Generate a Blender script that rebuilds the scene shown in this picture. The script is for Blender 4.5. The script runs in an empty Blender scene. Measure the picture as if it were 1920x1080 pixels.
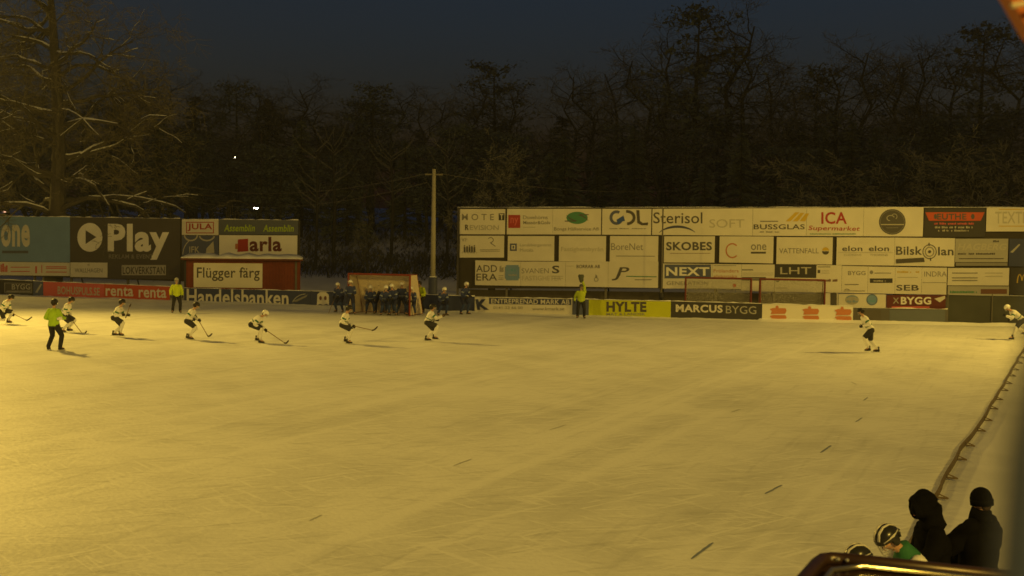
import bpy, bmesh, math, random
from mathutils import Vector, Matrix, noise
random.seed(7)
SC = bpy.context.scene
COL = SC.collection
R = math.radians
# ------------------------------------------------------------------ camera
F = 2400.0
CAMZ = 4.5
ROLL = 0.014
cam_d = bpy.data.cameras.new("camera")
cam = bpy.data.objects.new("camera", cam_d); COL.objects.link(cam)
CR = Matrix.Rotation(R(90) - math.atan(109.5 / F), 3, 'X') @ Matrix.Rotation(ROLL, 3, 'Z')
cam.matrix_world = Matrix.Translation((0, 0, CAMZ)) @ CR.to_4x4()
cam_d.sensor_width = 36.0; cam_d.lens = F / 1920 * 36
cam_d.clip_start = 0.05; cam_d.clip_end = 2000
cam_d.dof.use_dof = True; cam_d.dof.focus_distance = 23.0; cam_d.dof.aperture_fstop = 2.7
SC.camera = cam
# ------------------------------------------------------------------ world
W = bpy.data.worlds.new("World"); SC.world = W; W.use_nodes = True
nt = W.node_tree
bg = nt.nodes["Background"]
sky = nt.nodes.new("ShaderNodeTexSky"); sky.sky_type = 'NISHITA'; sky.sun_disc = False
sky.sun_elevation = R(0.0); sky.ozone_density = 3; sky.sun_rotation = R(200); sky.altitude = 0
nt.links.new(sky.outputs[0], bg.inputs[0]); bg.inputs[1].default_value = 0.056
SC.view_settings.view_transform = 'Standard'; SC.view_settings.look = 'None'
SC.view_settings.exposure = 0.0; SC.view_settings.gamma = 1.0
# ------------------------------------------------------------------ flood lights (on masts built further down)
LAMP_COL = (1.0, 0.65, 0.10)
FLOODS = [  # mast foot x, y, lamp height, watts, aim x, y
    (-34, 66, 19, 42000, -18, 42, 104, 1.0),
    (-58, 98, 20, 30000, -14, 50, 90, 1.0),
    (33, 50, 18, 23000, 12, 54, 118, 1.0),
    (-28, 8, 19, 22500, -4, 46, 104, 1.0),
    (14, -14, 18, 34000, 3, 34, 92, 1.0),
]
for k, (fx, fy, fz, w, ax, ay, *sp) in enumerate(FLOODS):
    ld = bpy.data.lights.new("floodlight_beam", 'SPOT'); lo = bpy.data.objects.new("floodlight_beam", ld); COL.objects.link(lo)
    ld.energy = w; ld.color = LAMP_COL; ld.shadow_soft_size = 1.1; ld.spot_size = R(sp[0] if sp else 140); ld.spot_blend = sp[1] if sp else 0.9
    lo.location = (fx, fy, fz)
    lo.rotation_euler = (Vector((ax, ay, 0)) - Vector((fx, fy, fz))).to_track_quat('-Z', 'Y').to_euler()

# ------------------------------------------------------------------ projection helpers: a pixel of the photo to a point in the place
C0 = Vector((0, 0, CAMZ))
def ray(px, py): return CR @ Vector(((px - 960) / F, -(py - 540) / F, -1))
def gp(px, py, z=0.0):
    d = ray(px, py); return C0 + d * ((z - CAMZ) / d.z)
def dp(px, py, Y):
    d = ray(px, py); return C0 + d * (Y / d.y)
class Plane:
    def __init__(s, a, b):
        s.a = Vector((a.x, a.y, 0)); s.u = (Vector((b.x, b.y, 0)) - s.a).normalized()
        s.n = Vector((s.u.y, -s.u.x, 0))       # towards the camera
        if s.n.y > 0: s.n = -s.n
    def at(s, px, py, off=0.0):
        d = ray(px, py); p0 = s.a + s.n * off
        return C0 + d * ((p0 - C0).dot(s.n) / d.dot(s.n))
# ------------------------------------------------------------------ mesh helpers
def clamp(x, a=0, b=1): return max(a, min(b, x))
_m = {}
def mat(name, c, rough=0.7, var=0.12, scale=3.0, metal=0.0, spec=0.3, bump=0.0, emit=None, alpha=None):
    if name in _m: return _m[name]
    m = bpy.data.materials.new(name); m.use_nodes = True; n = m.node_tree; b = n.nodes["Principled BSDF"]
    b.inputs["Roughness"].default_value = rough; b.inputs["Metallic"].default_value = metal
    b.inputs["Specular IOR Level"].default_value = spec
    tc = n.nodes.new("ShaderNodeTexCoord"); nz = n.nodes.new("ShaderNodeTexNoise")
    nz.inputs["Scale"].default_value = scale; nz.inputs["Detail"].default_value = 5
    n.links.new(tc.outputs["Object"], nz.inputs["Vector"])
    mx = n.nodes.new("ShaderNodeMix"); mx.data_type = 'RGBA'
    mx.inputs[6].default_value = (*[max(0, x * (1 - var)) for x in c], 1)
    mx.inputs[7].default_value = (*[min(1, x * (1 + var)) for x in c], 1)
    n.links.new(nz.outputs["Fac"], mx.inputs[0]); n.links.new(mx.outputs[2], b.inputs["Base Color"])
    if bump:
        bp = n.nodes.new("ShaderNodeBump"); bp.inputs["Strength"].default_value = bump
        n.links.new(nz.outputs["Fac"], bp.inputs["Height"]); n.links.new(bp.outputs[0], b.inputs["Normal"])
    if emit:
        b.inputs["Emission Color"].default_value = (*emit[:3], 1); b.inputs["Emission Strength"].default_value = emit[3]
    if alpha is not None: b.inputs["Alpha"].default_value = alpha
    _m[name] = m; return m
class MB:
    def __init__(s): s.v = []; s.f = []; s.m = []; s.mats = []
    def mi(s, m):
        if m not in s.mats: s.mats.append(m)
        return s.mats.index(m)
    def add(s, vs, fs, m):
        o = len(s.v); k = s.mi(m); s.v += [Vector(v) for v in vs]
        for f in fs: s.f.append([o + i for i in f]); s.m.append(k)
    def box(s, c, d, m, rot=None):
        vs = [Vector((x * d[0] / 2, y * d[1] / 2, z * d[2] / 2)) for x in (-1, 1) for y in (-1, 1) for z in (-1, 1)]
        if rot is not None: vs = [rot @ v for v in vs]
        s.add([v + Vector(c) for v in vs], [(0, 1, 3, 2), (4, 6, 7, 5), (0, 4, 5, 1), (2, 3, 7, 6), (0, 2, 6, 4), (1, 5, 7, 3)], m)
    def prism(s, poly, ext, m):
        n = len(poly); e = Vector(ext)
        s.add(list(poly) + [Vector(p) + e for p in poly], [tuple(range(n)), tuple(range(2 * n - 1, n - 1, -1))] + [(i, (i + 1) % n, n + (i + 1) % n, n + i) for i in range(n)], m)
    def loft(s, pts, rad, m, side=(0, 1, 0), n=10, cap=True):
        pts = [Vector(p) for p in pts]; side = Vector(side); vs = []; L = len(pts)
        for i, p in enumerate(pts):
            t = (pts[min(i + 1, L - 1)] - pts[max(i - 1, 0)])
            t = t.normalized() if t.length > 1e-6 else Vector((0, 0, 1))
            u = side - t * side.dot(t)
            if u.length < 1e-3: u = Vector((1, 0, 0)) - t * t.x
            u.normalize(); w = t.cross(u)
            r = rad[i]; a, b = (r if isinstance(r, (tuple, list)) else (r, r))
            for k in range(n):
                q = 2 * math.pi * k / n; vs.append(p + u * (a * math.cos(q)) + w * (b * math.sin(q)))
        fs = [(i * n + k, i * n + (k + 1) % n, (i + 1) * n + (k + 1) % n, (i + 1) * n + k) for i in range(L - 1) for k in range(n)]
        if cap: fs += [tuple(range(n - 1, -1, -1)), tuple((L - 1) * n + k for k in range(n))]
        s.add(vs, fs, m)
    def limb(s, a, b, ra, rb, m, n=9, side=(0, 1, 0), bulge=0.0):
        a = Vector(a); b = Vector(b); d = b - a; l = max(d.length, 1e-4); e = d / l
        pts = [a - e * ra * .75, a - e * ra * .4, a, a + d * .35, a + d * .7, b, b + e * rb * .4, b + e * rb * .75]
        rad = [ra * .45, ra * .85, ra, ra + (rb - ra) * .35 + bulge, ra + (rb - ra) * .7 + bulge * .5, rb, rb * .85, rb * .45]
        s.loft(pts, rad, m, side, n)
    def ellipsoid(s, c, r, m, rot=None, n=12, k=8, cut=None):
        vs = []; c = Vector(c)
        lo = -math.pi / 2 if cut is None else cut
        for i in range(k + 1):
            ph = lo + (math.pi / 2 - lo) * i / k
            for j in range(n):
                q = 2 * math.pi * j / n
                v = Vector((r[0] * math.cos(ph) * math.cos(q), r[1] * math.cos(ph) * math.sin(q), r[2] * math.sin(ph)))
                vs.append((rot @ v if rot is not None else v) + c)
        s.add(vs, [(i * n + j, i * n + (j + 1) % n, (i + 1) * n + (j + 1) % n, (i + 1) * n + j) for i in range(k) for j in range(n)], m)
def tag(o, label=None, cat=None, group=None, kind=None):
    if label: o["label"] = label
    if cat: o["category"] = cat
    if group: o["group"] = group
    if kind: o["kind"] = kind
    return o
def build(name, mb, parent=None, smooth=False, local=False):
    """link the collected shapes as ONE mesh; verts are in world space (or in the parent's space when local)"""
    me = bpy.data.meshes.new(name); o = bpy.data.objects.new(name, me); COL.objects.link(o)
    if parent is None and mb.v:
        xs = [v.x for v in mb.v]; ys = [v.y for v in mb.v]; zs = [v.z for v in mb.v]
        org = Vector(((min(xs) + max(xs)) / 2, (min(ys) + max(ys)) / 2, min(zs))); o.location = org
    elif local: org = Vector((0, 0, 0))
    else:
        org = parent.location.copy(); p = parent.parent
        while p: org += p.location; p = p.parent
    if parent is not None: o.parent = parent
    me.from_pydata([v - org for v in mb.v], [], mb.f)
    for m in mb.mats: me.materials.append(m)
    me.polygons.foreach_set("material_index", mb.m)
    if smooth: me.polygons.foreach_set("use_smooth", [True] * len(mb.f))
    bm = bmesh.new(); bm.from_mesh(me); bmesh.ops.recalc_face_normals(bm, faces=bm.faces); bm.to_mesh(me); bm.free()
    me.update(); return o
def empty(name, loc, rz=0.0):
    o = bpy.data.objects.new(name, None); COL.objects.link(o); o.location = loc; o.rotation_euler = (0, 0, rz); return o
# ------------------------------------------------------------------ text
_t = {}
def glyphs(s, bold=0.0):
    key = (s, bold)
    if key not in _t:
        cu = bpy.data.curves.new("t", 'FONT'); cu.body = s; cu.offset = bold; cu.resolution_u = 3
        if bold: cu.space_character = 1.0 + bold * 2.4
        o = bpy.data.objects.new("t", cu); COL.objects.link(o)
        me = bpy.data.meshes.new_from_object(o.evaluated_get(bpy.context.evaluated_depsgraph_get()))
        v = [(p.co.x, p.co.y) for p in me.vertices]; f = [tuple(p.vertices) for p in me.polygons]
        bpy.data.objects.remove(o); bpy.data.curves.remove(cu); bpy.data.meshes.remove(me)
        x0 = min(a for a, b in v); x1 = max(a for a, b in v); y0 = min(b for a, b in v); y1 = max(b for a, b in v)
        _t[key] = ([((a - x0) / (x1 - x0), (b - y0) / (y1 - y0)) for a, b in v], f)
    return _t[key]
# ------------------------------------------------------------------ terrain
WL = lambda x: 74.0 - 0.27 * x           # line some metres behind the end boards
def sm(t): t = clamp(t); return t * t * (3 - 2 * t)
def ground_z(x, y):
    d = y - WL(x)
    z = 0.0
    if d > 6: z += 4.6 * sm((d - 6) / 40) + 3.2 * sm((d - 46) / 90)
    if d > 3: z += 0.25 * sm((d - 3) / 6) * noise.noise(Vector((x * .12, y * .12, 0)))
    return z
def snow_mat(name, c, streak, bmp):
    m = bpy.data.materials.new(name); m.use_nodes = True; n = m.node_tree; b = n.nodes["Principled BSDF"]
    b.inputs["Roughness"].default_value = .62; b.inputs["Specular IOR Level"].default_value = .25
    tc = n.nodes.new("ShaderNodeTexCoord")
    def noise_(sc, rot, scale, det, dist=0.0):
        mp = n.nodes.new("ShaderNodeMapping"); mp.vector_type = 'TEXTURE'; mp.inputs["Rotation"].default_value = (0, 0, rot); mp.inputs["Scale"].default_value = [1 / q for q in sc]
        nz = n.nodes.new("ShaderNodeTexNoise"); nz.inputs["Scale"].default_value = scale; nz.inputs["Detail"].default_value = det; nz.inputs["Distortion"].default_value = dist
        n.links.new(tc.outputs["Object"], mp.inputs[0]); n.links.new(mp.outputs[0], nz.inputs["Vector"]); return nz
    def ramp(src, a, b_, lo, hi):
        r = n.nodes.new("ShaderNodeMapRange"); r.inputs[1].default_value = a; r.inputs[2].default_value = b_
        r.inputs[3].default_value = lo; r.inputs[4].default_value = hi; n.links.new(src, r.inputs[0]); return r.outputs[0]
    def mul(a, b_):
        q = n.nodes.new("ShaderNodeMath"); q.operation = 'MULTIPLY'; n.links.new(a, q.inputs[0]); n.links.new(b_, q.inputs[1]); return q.outputs[0]
    big = noise_((1, 1, 1), 0, .16, 4); mid = noise_((1, .45, 1), .5, .8, 6)
    val = mul(ramp(big.outputs["Fac"], .3, .7, .88, 1.05), ramp(mid.outputs["Fac"], .3, .7, .90, 1.05))
    if streak:
        for rot, sc, nsc, a_, b_, amt in ((.45, (.09, 1, 1), 5, .56, .70, .86), (-.3, (.10, 1, 1), 6, .56, .70, .88), (1.12, (.04, 1, 1), .55, .42, .60, .91), (1.2, (.06, 1, 1), 5, .57, .7, .90),
                                  (.75, (.07, 1, 1), 9, .585, .66, 1.24), (.1, (.07, 1, 1), 10, .585, .66, 1.22), (2.2, (.08, 1, 1), 9, .60, .68, 1.2), (1.14, (.015, 1, 1), 1.6, .56, .66, 1.10)):
            s_ = noise_(sc, rot, nsc, 4, .5 if amt > 1 else .15)
            val = mul(val, ramp(s_.outputs["Fac"], a_, b_, 1.0, amt))
        fine = noise_((1, 1, 1), 0, 9, 4); val = mul(val, ramp(fine.outputs["Fac"], .3, .7, .965, 1.02))
    else: fine = noise_((1, 1, 1), 0, 3, 6)
    mx = n.nodes.new("ShaderNodeMix"); mx.data_type = 'RGBA'; mx.inputs[6].default_value = (0, 0, 0, 1); mx.inputs[7].default_value = (*c, 1)
    n.links.new(val, mx.inputs[0]); n.links.new(mx.outputs[2], b.inputs["Base Color"])
    bp = n.nodes.new("ShaderNodeBump"); bp.inputs["Strength"].default_value = bmp; bp.inputs["Distance"].default_value = .04
    ad = n.nodes.new("ShaderNodeMath"); ad.operation = 'ADD'; n.links.new(mid.outputs["Fac"], ad.inputs[0]); n.links.new(fine.outputs["Fac"], ad.inputs[1])
    n.links.new(ad.outputs[0], bp.inputs["Height"]); n.links.new(bp.outputs[0], b.inputs["Normal"])
    return m
M_ICE = snow_mat("scraped ice", (.82, .82, .79), True, .35)
M_SNOW = snow_mat("snow", (.78, .78, .78), False, .8)
snow_p = mat("settled snow", (.80, .80, .78), .8, .08, 2, bump=.5)
# terrain: one sheet to the horizon
mb = MB(); vs = []; fs = []
xs = [-900, -600, -400, -250, -180, -140, -110, -90] + [-80 + 3 * i for i in range(52)] + [80, 95, 120, 160, 220, 350, 600, 900]
ys = [-200, -80, -30, 0, 20, 40, 55] + [60 + 2.0 * i for i in range(50)] + [162, 170, 180, 195, 215, 250, 300, 400, 600, 1000]
for y in ys:
    for x in xs: vs.append((x, y, ground_z(x, y) - 0.02))
nx = len(xs)
for j in range(len(ys) - 1):
    for i in range(nx - 1): fs.append((j * nx + i, j * nx + i + 1, (j + 1) * nx + i + 1, (j + 1) * nx + i))
mb.add(vs, fs, M_SNOW); tag(build("ground", mb, smooth=True), kind="structure")
# ice sheet inside the sideline and the end boards
BASE = [(-400, 538), (-10, 553), (345, 565), (640, 575), (870, 585), (1103, 593), (1257, 597), (1428, 602), (1598, 605), (1775, 609), (1990, 613)]
BP = [gp(*p) for p in BASE]
mb = MB()
ice = [(-75, BP[0].y + 6), *[(p.x, p.y + .0) for p in BP], (24.2, 58), (19.4, 48.6), (7.0, 21.1), (-2.5, 0), (-11, -20), (-75, -20)]
ice[0] = (-75, BP[0].y + 9)
bm = [Vector((a, b, 0.0)) for a, b in ice]
mb.add(bm, [tuple(range(len(bm)))], M_ICE); tag(build("ice", mb), kind="structure")

# ------------------------------------------------------------------ sign building
def C(r, g, b):   # real-world base colour given as sRGB 0-255
    f = lambda x: ((x / 255 + .055) / 1.055) ** 2.4 if x > 10 else x / 255 / 12.92
    return (f(r), f(g), f(b))
PAL = dict(cream=C(212, 208, 196), white=C(230, 228, 220), black=C(60, 58, 56), dark=C(84, 82, 80), grey=C(132, 130, 124), lgrey=C(165, 163, 155),
           red=C(165, 52, 45), orange=C(184, 116, 74), yellow=C(188, 194, 26), green=C(70, 130, 95), blue=C(50, 80, 150), sky=C(95, 150, 175),
           navy=C(62, 68, 98), slate=C(85, 92, 120), lime=C(165, 190, 50), maroon=C(100, 48, 44), rust=C(188, 82, 50), pink=C(200, 95, 90),
           teal=C(116, 146, 182), brown=C(110, 75, 60), gold=C(200, 170, 60), faint=C(180, 176, 162), char=C(80, 76, 70), steel=C(90, 96, 104))
def pm(k): return mat("paint " + k, PAL[k], .55, .13, 1.1)
timber = mat("dark weathered timber", (.05, .043, .032), .85, .3, 2.5, bump=.3)
post_m = mat("grey post", (.12, .11, .09), .7, .2, 4)
class Sign:
    """a board on a vertical plane; outline and marks are given where the photo shows them and laid on the board's real face"""
    def __init__(s, name, pl, q, col, off=0.0, th=.04, m=None):
        s.pl = pl; s.off = off; s.k = 0; x0, t0, b0, x1, t1, b1 = q
        s.q = q
        a = pl.at(x0, (t0 + b0) / 2, off); b = pl.at(x1, (t1 + b1) / 2, off)
        def col_(p, px, t, bb):
            zt = pl.at(px, t, off).z; zb = pl.at(px, bb, off).z
            return Vector((p.x, p.y, max(zb, 0.02))), Vector((p.x, p.y, zt))
        l0, l1 = col_(a, x0, t0, b0); r0, r1 = col_(b, x1, t1, b1)
        mb = MB(); mb.prism([l0, r0, r1, l1], -pl.n * th, m or pm(col))
        s.root = build(name, mb); s.let = MB(); s.emb = MB(); s.corners = (l0, r0, r1, l1)
    def put(s, mbx, pts, fs, col):
        s.k += 1; o = s.off + .004 + .003 * s.k
        mbx.add([s.pl.at(x, y, o) for x, y in pts], fs, pm(col)); return s
    def t(s, txt, x0, y0, x1, y1, col, bold=0.0, sh=0.0, dy=0.0):
        v, f = glyphs(txt, bold)
        return s.put(s.let, [(x0 + a * (x1 - x0) + sh * (b - .5) * (y1 - y0), y1 - b * (y1 - y0) + dy * a) for a, b in v], f, col)
    def r(s, x0, y0, x1, y1, col, sk=0.0): return s.put(s.emb, [(x0, y1), (x1, y1 + sk), (x1, y0 + sk), (x0, y0)], [(0, 1, 2, 3)], col)
    def poly(s, pts, col): return s.put(s.emb, pts, [tuple(range(len(pts)))], col)
    def c(s, cx, cy, rx, ry, col, a0=0, a1=360, n=28):
        return s.poly([(cx + rx * math.cos(R(a0 + (a1 - a0) * i / n)), cy - ry * math.sin(R(a0 + (a1 - a0) * i / n))) for i in range(n + (a1 - a0 < 360))], col)
    def arc(s, cx, cy, rx, ry, a0, a1, w, col, n=20, taper=False):
        pts = []
        for i in range(n + 1):
            q = R(a0 + (a1 - a0) * i / n); ww = w * (math.sin(math.pi * i / n) * .85 + .15 if taper else 1)
            pts += [(cx + (rx + ww / 2) * math.cos(q), cy - (ry + ww / 2) * math.sin(q)), (cx + (rx - ww / 2) * math.cos(q), cy - (ry - ww / 2) * math.sin(q))]
        return s.put(s.emb, pts, [(2 * i, 2 * i + 1, 2 * i + 3, 2 * i + 2) for i in range(n)], col)
    def lines(s, x0, x1, ys, col, h=1.6, sk=0.0):
        for y in ys: s.r(x0, y - h / 2, x1, y + h / 2, col, sk)
        return s
    def scr(s, x0, y0, x1, y1, col, seed=1, w=2.2):
        """small writing too blurred to read: short uneven strokes"""
        rr = random.Random(seed); x = x0
        while x < x1 - 1:
            ww = rr.uniform(.5, 1) * w
            if rr.random() < .86: s.k += 0; s.r(x, y0 + rr.uniform(0, .35) * (y1 - y0), min(x + ww, x1), y1, col); s.k -= 1
            x += ww + rr.uniform(.4, .9)
        s.k += 1; return s
    def done(s, label, cat="banner", group=None):
        if s.let.v: build("lettering", s.let, s.root)
        if s.emb.v: build("emblem", s.emb, s.root)
        return tag(s.root, label, cat, group)
    def snowcap(s, h=.05):
        l0, r0, r1, l1 = s.corners; mb = MB(); n = max(4, int((r1 - l1).length / .35)); rr = random.Random(int(l1.x * 100))
        up = []; d = (r1 - l1)
        for i in range(n + 1):
            hh = h * rr.uniform(.25, 1.3) if rr.random() < .8 else .008
            up.append((l1 + d * (i / n), hh))
        vs = []
        for p, hh in up: vs += [p + s.pl.n * .03 + Vector((0, 0, .003)), p - s.pl.n * .07 + Vector((0, 0, .003)), p - s.pl.n * .04 + Vector((0, 0, hh)), p + Vector((0, 0, hh))]
        fs = []
        for i in range(n):
            for k in range(4): fs.append((4 * i + k, 4 * i + (k + 1) % 4, 4 * i + 4 + (k + 1) % 4, 4 * i + 4 + k))
        fs += [(3, 2, 1, 0), tuple(4 * n + k for k in range(4))]
        mb.add(vs, fs, snow_p); build("snow_cap", mb, s.root, smooth=True); return s
BAN = "sponsor banners on the big hoarding"
LBAN = "sponsor banners on the left hoarding"
LOW = "low advertising boards along the end of the rink"
# ------------------------------------------------------------------ right hoarding
RW = Plane(gp(862, 574), gp(1900, 603))
def rwall():
    root = empty("hoarding", RW.at(1390, 574)); root.location.z = 0
    mb = MB()   # backing of dark planks, ending above the ground
    def seg(x0, x1, t0, t1, b0, b1, m=timber, off=-.09, th=.05, mbx=None):
        a0 = RW.at(x0, t0, off); a1 = RW.at(x1, t1, off); c0 = RW.at(x0, b0, off); c1 = RW.at(x1, b1, off)
        (mbx or mb).prism([Vector((a0.x, a0.y, max(c0.z, .01))), Vector((a1.x, a1.y, max(c1.z, .01))), a1, a0], -RW.n * th, m)
    seg(862, 1240, 390.5, 389.5, 541, 541); seg(1241, 1930, 389.5, 389.5, 541, 553)
    build("backing_planks", mb, root)
    mb = MB(); m2 = mat("shaded fence planks", (.075, .065, .045), .85, .35, 3, bump=.2)
    seg(864, 1600, 542.5, 552, 576, 605, m2, -.5, .04, mb)
    build("lower_planks", mb, root)
    for px in (859, 951, 1137, 1241, 1343, 1453, 1566, 1776, 1893):
        mb = MB(); top = RW.at(px, 388, -.2).z; p = RW.at(px, 470, -.2)
        mb.box((p.x, p.y, top / 2), (.13, .13, top), post_m)
        bp_ = p - RW.n * 1.6
        mb.limb((bp_.x, bp_.y, 0.02), (p.x, p.y, 3.2), .05, .05, post_m, n=6)
        build("post", mb, root)
    mb = MB(); pts = []
    for i in range(60):
        px = 858 + i * 18.2; p = RW.at(px, 389, -.06); hh = .05 * max(0.1, noise.noise(Vector((i * .37, 3, 0))) + .55)
        pts.append((p, hh))
    vs = []
    for p, hh in pts: vs += [p + RW.n * .06, p - RW.n * .1, p - RW.n * .06 + Vector((0, 0, hh)), p + RW.n * .02 + Vector((0, 0, hh))]
    fs = [(4 * i + k, 4 * i + (k + 1) % 4, 4 * i + 4 + (k + 1) % 4, 4 * i + 4 + k) for i in range(len(pts) - 1) for k in range(4)]
    mb.add(vs, fs, snow_p); build("snow_cap", mb, root)
    tag(root, "long tall timber hoarding carrying rows of sponsor banners behind the right end boards", "hoarding")
rwall()
def RB(q, col="cream", off=0.0): return Sign("banner", RW, q, col, off)
# row one
s = RB((862, 392, 439, 947, 392, 439.5)); s.t("M O T E", 866, 401, 926, 413, "grey", .012); s.r(935, 400, 946, 413, "black"); s.t("T", 937, 401.5, 944, 411.5, "cream", .02)
s.t("R", 872, 421, 879, 431.5, "char", .03).t("EVISION", 881, 422, 935, 431.5, "lgrey").done("cream banner with widely spaced grey MOTE above REVISION, top left of the big hoarding", "banner", BAN)
s = RB((950.5, 391.5, 439.5, 1036, 391.5, 439.5)); s.r(953, 403, 975.5, 427.5, "red"); s.t("ny", 957, 408, 972, 423, "pink", .02)
s.t("Duvehörns", 981, 404, 1027, 411, "grey").t("Massör&Golv", 981, 414, 1032, 420.5, "grey", .01).lines(981, 1004, [426], "faint", 1.2).done("cream banner with a bright red square and two short grey lines of writing", "banner", BAN)
s = RB((1036.4, 391.5, 439.5, 1127, 391.5, 440)); s.c(1082, 408.5, 20, 11.5, "green"); s.arc(1080, 420, 24, 17, 20, 85, 2.2, "dark", taper=True).arc(1085, 397, 24, 17, 200, 265, 2.2, "dark", taper=True)
s.lines(1087, 1104, [402.5], "dark", 1.6).lines(1059, 1080, [414.5], "dark", 1.8); s.t("Bongs Hållservice AB", 1039, 426, 1123, 434, "grey").done("cream banner with a green oval emblem over one line of small writing", "banner", BAN)
s = RB((1129, 391.5, 440, 1221, 391.5, 440.5))
s.arc(1156, 408, 10.5, 11, 60, 330, 5.5, "slate").poly([(1156, 412), (1169, 404), (1172, 414), (1164, 416), (1163, 420), (1158, 419)], "blue")
s.arc(1176, 408, 13, 11.5, -90, 90, 5.5, "char").r(1174, 393.5, 1177, 399, "char").poly([(1193, 394), (1199, 394), (1200, 414), (1205, 418), (1215, 417), (1215, 422), (1203, 422.5), (1195, 418)], "char")
s.scr(1143, 427.5, 1213, 429.5, "grey", 4, 1.6).done("cream banner with large rounded letters GDL in slate blue and charcoal", "banner", BAN)
s = RB((1223, 391.5, 440.5, 1411, 390.5, 442)); s.t("Sterisol", 1225, 398, 1317, 419, "char", .006); s.arc(1270, 452, 42, 27, 38, 145, 4.5, "navy", taper=True)
s.t("SOFT", 1330, 411, 1396, 427, "faint").done("long cream banner reading Sterisol above a navy curved stroke", "banner", BAN)
s = RB((1411.5, 390.5, 442, 1512, 390, 442.5)); s.t("BUSSGLAS", 1413, 420.5, 1509, 430, "char", .015)
for k in range(3): s.poly([(1473 + 13 * k, 415), (1491 + 10 * k, 398 + k), (1499 + 9 * k, 398 + k), (1482 + 14 * k, 415)], "gold")
s.lines(1425, 1459, [415], "grey", 2).scr(1425, 433.5, 1462, 436, "grey", 7, 2).done("cream banner with BUSSGLAS in dark letters under slanted yellow strokes", "banner", BAN)
s = RB((1512.4, 390, 442.5, 1619, 389.5, 443)); s.t("ICA", 1540, 397.5, 1588, 420, "red", .02); s.t("Supermarket", 1516, 423, 1612, 434, "red", .008, .25, 1.5)
s.scr(1519, 437.5, 1606, 439.5, "green", 9, 2.4).done("cream banner with red letters ICA above a slanting red line of smaller writing", "banner", BAN)
s = RB((1619.4, 389.5, 443, 1731, 388.5, 443.5)); s.c(1673, 416, 25, 24, "dark", n=36).arc(1673, 416, 22.5, 21.5, 0, 360, .8, "grey", 36); s.arc(1670, 409, 7, 5, 20, 260, 1.5, "lgrey").arc(1677, 406, 5, 5, -60, 160, 1.2, "lgrey")
s.lines(1652, 1695, [421], "faint", 1.8).lines(1662, 1684, [427], "grey", 1).done("cream banner with a large dark round emblem at its middle", "banner", BAN)
s = RB((1733, 390.5, 444, 1847.5, 390.5, 444.5), "black"); s.poly([(1735, 398), (1846, 398), (1839, 414), (1742, 414)], "rust"); s.t("EUTHE", 1757, 400.5, 1812, 412, "dark", .03)
s.c(1754, 406, 2.8, 5, "dark").c(1824, 406, 3.5, 5, "dark")
s.scr(1749, 417, 1829, 421, "pink", 2, 2.5).scr(1753, 424, 1824, 428, "faint", 3, 2.5).scr(1759, 430.5, 1817, 434, "faint", 5, 2.5).done("black banner with a red top strip and three lines of pale writing", "banner", BAN)
s = RB((1849.5, 389.5, 434, 1932, 389, 434)); s.t("TEXTIL", 1866, 397, 1932, 419, "faint", .01).lines(1873, 1930, [392.5, 424], "gold", 1.5).done("pale banner with faint washed-out letters at the top right end of the hoarding", "banner", BAN)
# row two
s = RB((862, 442, 483, 945, 442, 483)); s.arc(920, 450, 5, 4.5, -90, 150, 1.2, "dark").poly([(918, 455), (920, 455), (930, 462), (928, 462)], "dark")
for k in range(5):
    s.c(871 + 4.6 * k, 461 + (k % 2) * 1.6, 1.3, 1.5, "dark", n=8).r(869.6 + 4.6 * k, 463, 872.6 + 4.6 * k, 473, "char").arc(869 + 5.6 * k, 480, 3.5, 8, 40, 140, .7, "grey")
s.lines(900, 937, [468, 471], "grey", .8).t("VF", 865, 446, 876, 453, "lgrey").done("cream banner with small dark figures holding hands and a thin curled letter", "banner", BAN)
s = RB((952, 442.5, 489, 1039, 442.5, 489.5)); s.r(956, 456.5, 969, 470.5, "slate").r(959, 459.5, 966, 467.5, "cream").r(961, 461, 964, 466, "slate"); s.t("Landsbergsröret", 975, 456.5, 1034, 463.5, "lgrey").t("Motala", 975, 466, 1000, 472, "lgrey").done("cream banner with a small slate blue square left of two grey lines", "banner", BAN)
s = RB((1048, 442.5, 490, 1136, 442.5, 490.5)); s.t("Fastighetsbyrån", 1052, 463, 1131, 473.5, "faint", .01).done("cream banner with a single faint line of washed-out letters", "banner", BAN)
s = RB((1143.5, 442.5, 490.5, 1234, 442.5, 491)); s.t("BoreNet", 1146, 456, 1206, 469, "grey", -.003).lines(1155, 1228, [480], "grey", 1.4, .5).done("cream banner reading BoreNet in thin grey letters", "banner", BAN)
s = RB((1245, 443, 492, 1340, 443, 492.5)); s.t("SKOBES", 1249, 453.5, 1335, 469.5, "dark", .03).lines(1256, 1332, [475], "brown", .8).done("cream banner reading SKOBES in bold dark letters", "banner", BAN)
s = RB((1349, 443, 492, 1450, 443.5, 494)); s.arc(1373, 470, 11.5, 13, 45, 315, 2.5, "orange"); s.t("one", 1408, 458, 1437, 469, "grey", .01).r(1408, 472, 1436, 475.5, "char").done("cream banner with a thin orange C ring and the word one underlined in black", "banner", BAN)
s = RB((1456, 444.5, 495, 1561, 445, 496)); s.t("VATTENFALL", 1461, 465.5, 1535, 475, "grey", .005).c(1548, 470, 6.5, 6.5, "gold", 0, 180).c(1548, 471, 6.5, 6.5, "char", 180, 360).done("cream banner reading VATTENFALL beside a yellow and dark half disc", "banner", BAN)
s = RB((1568.5, 445, 497, 1677, 445.5, 498))
for x in (1579, 1629): s.t("elon", x, 461, x + 38, 471, "dark", .015).t("THORENS", x + 2, 476, x + 36, 480, "lgrey")
s.lines(1572, 1674, [473.5], "faint", .8).done("cream banner with the word elon printed twice side by side", "banner", BAN)
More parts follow.
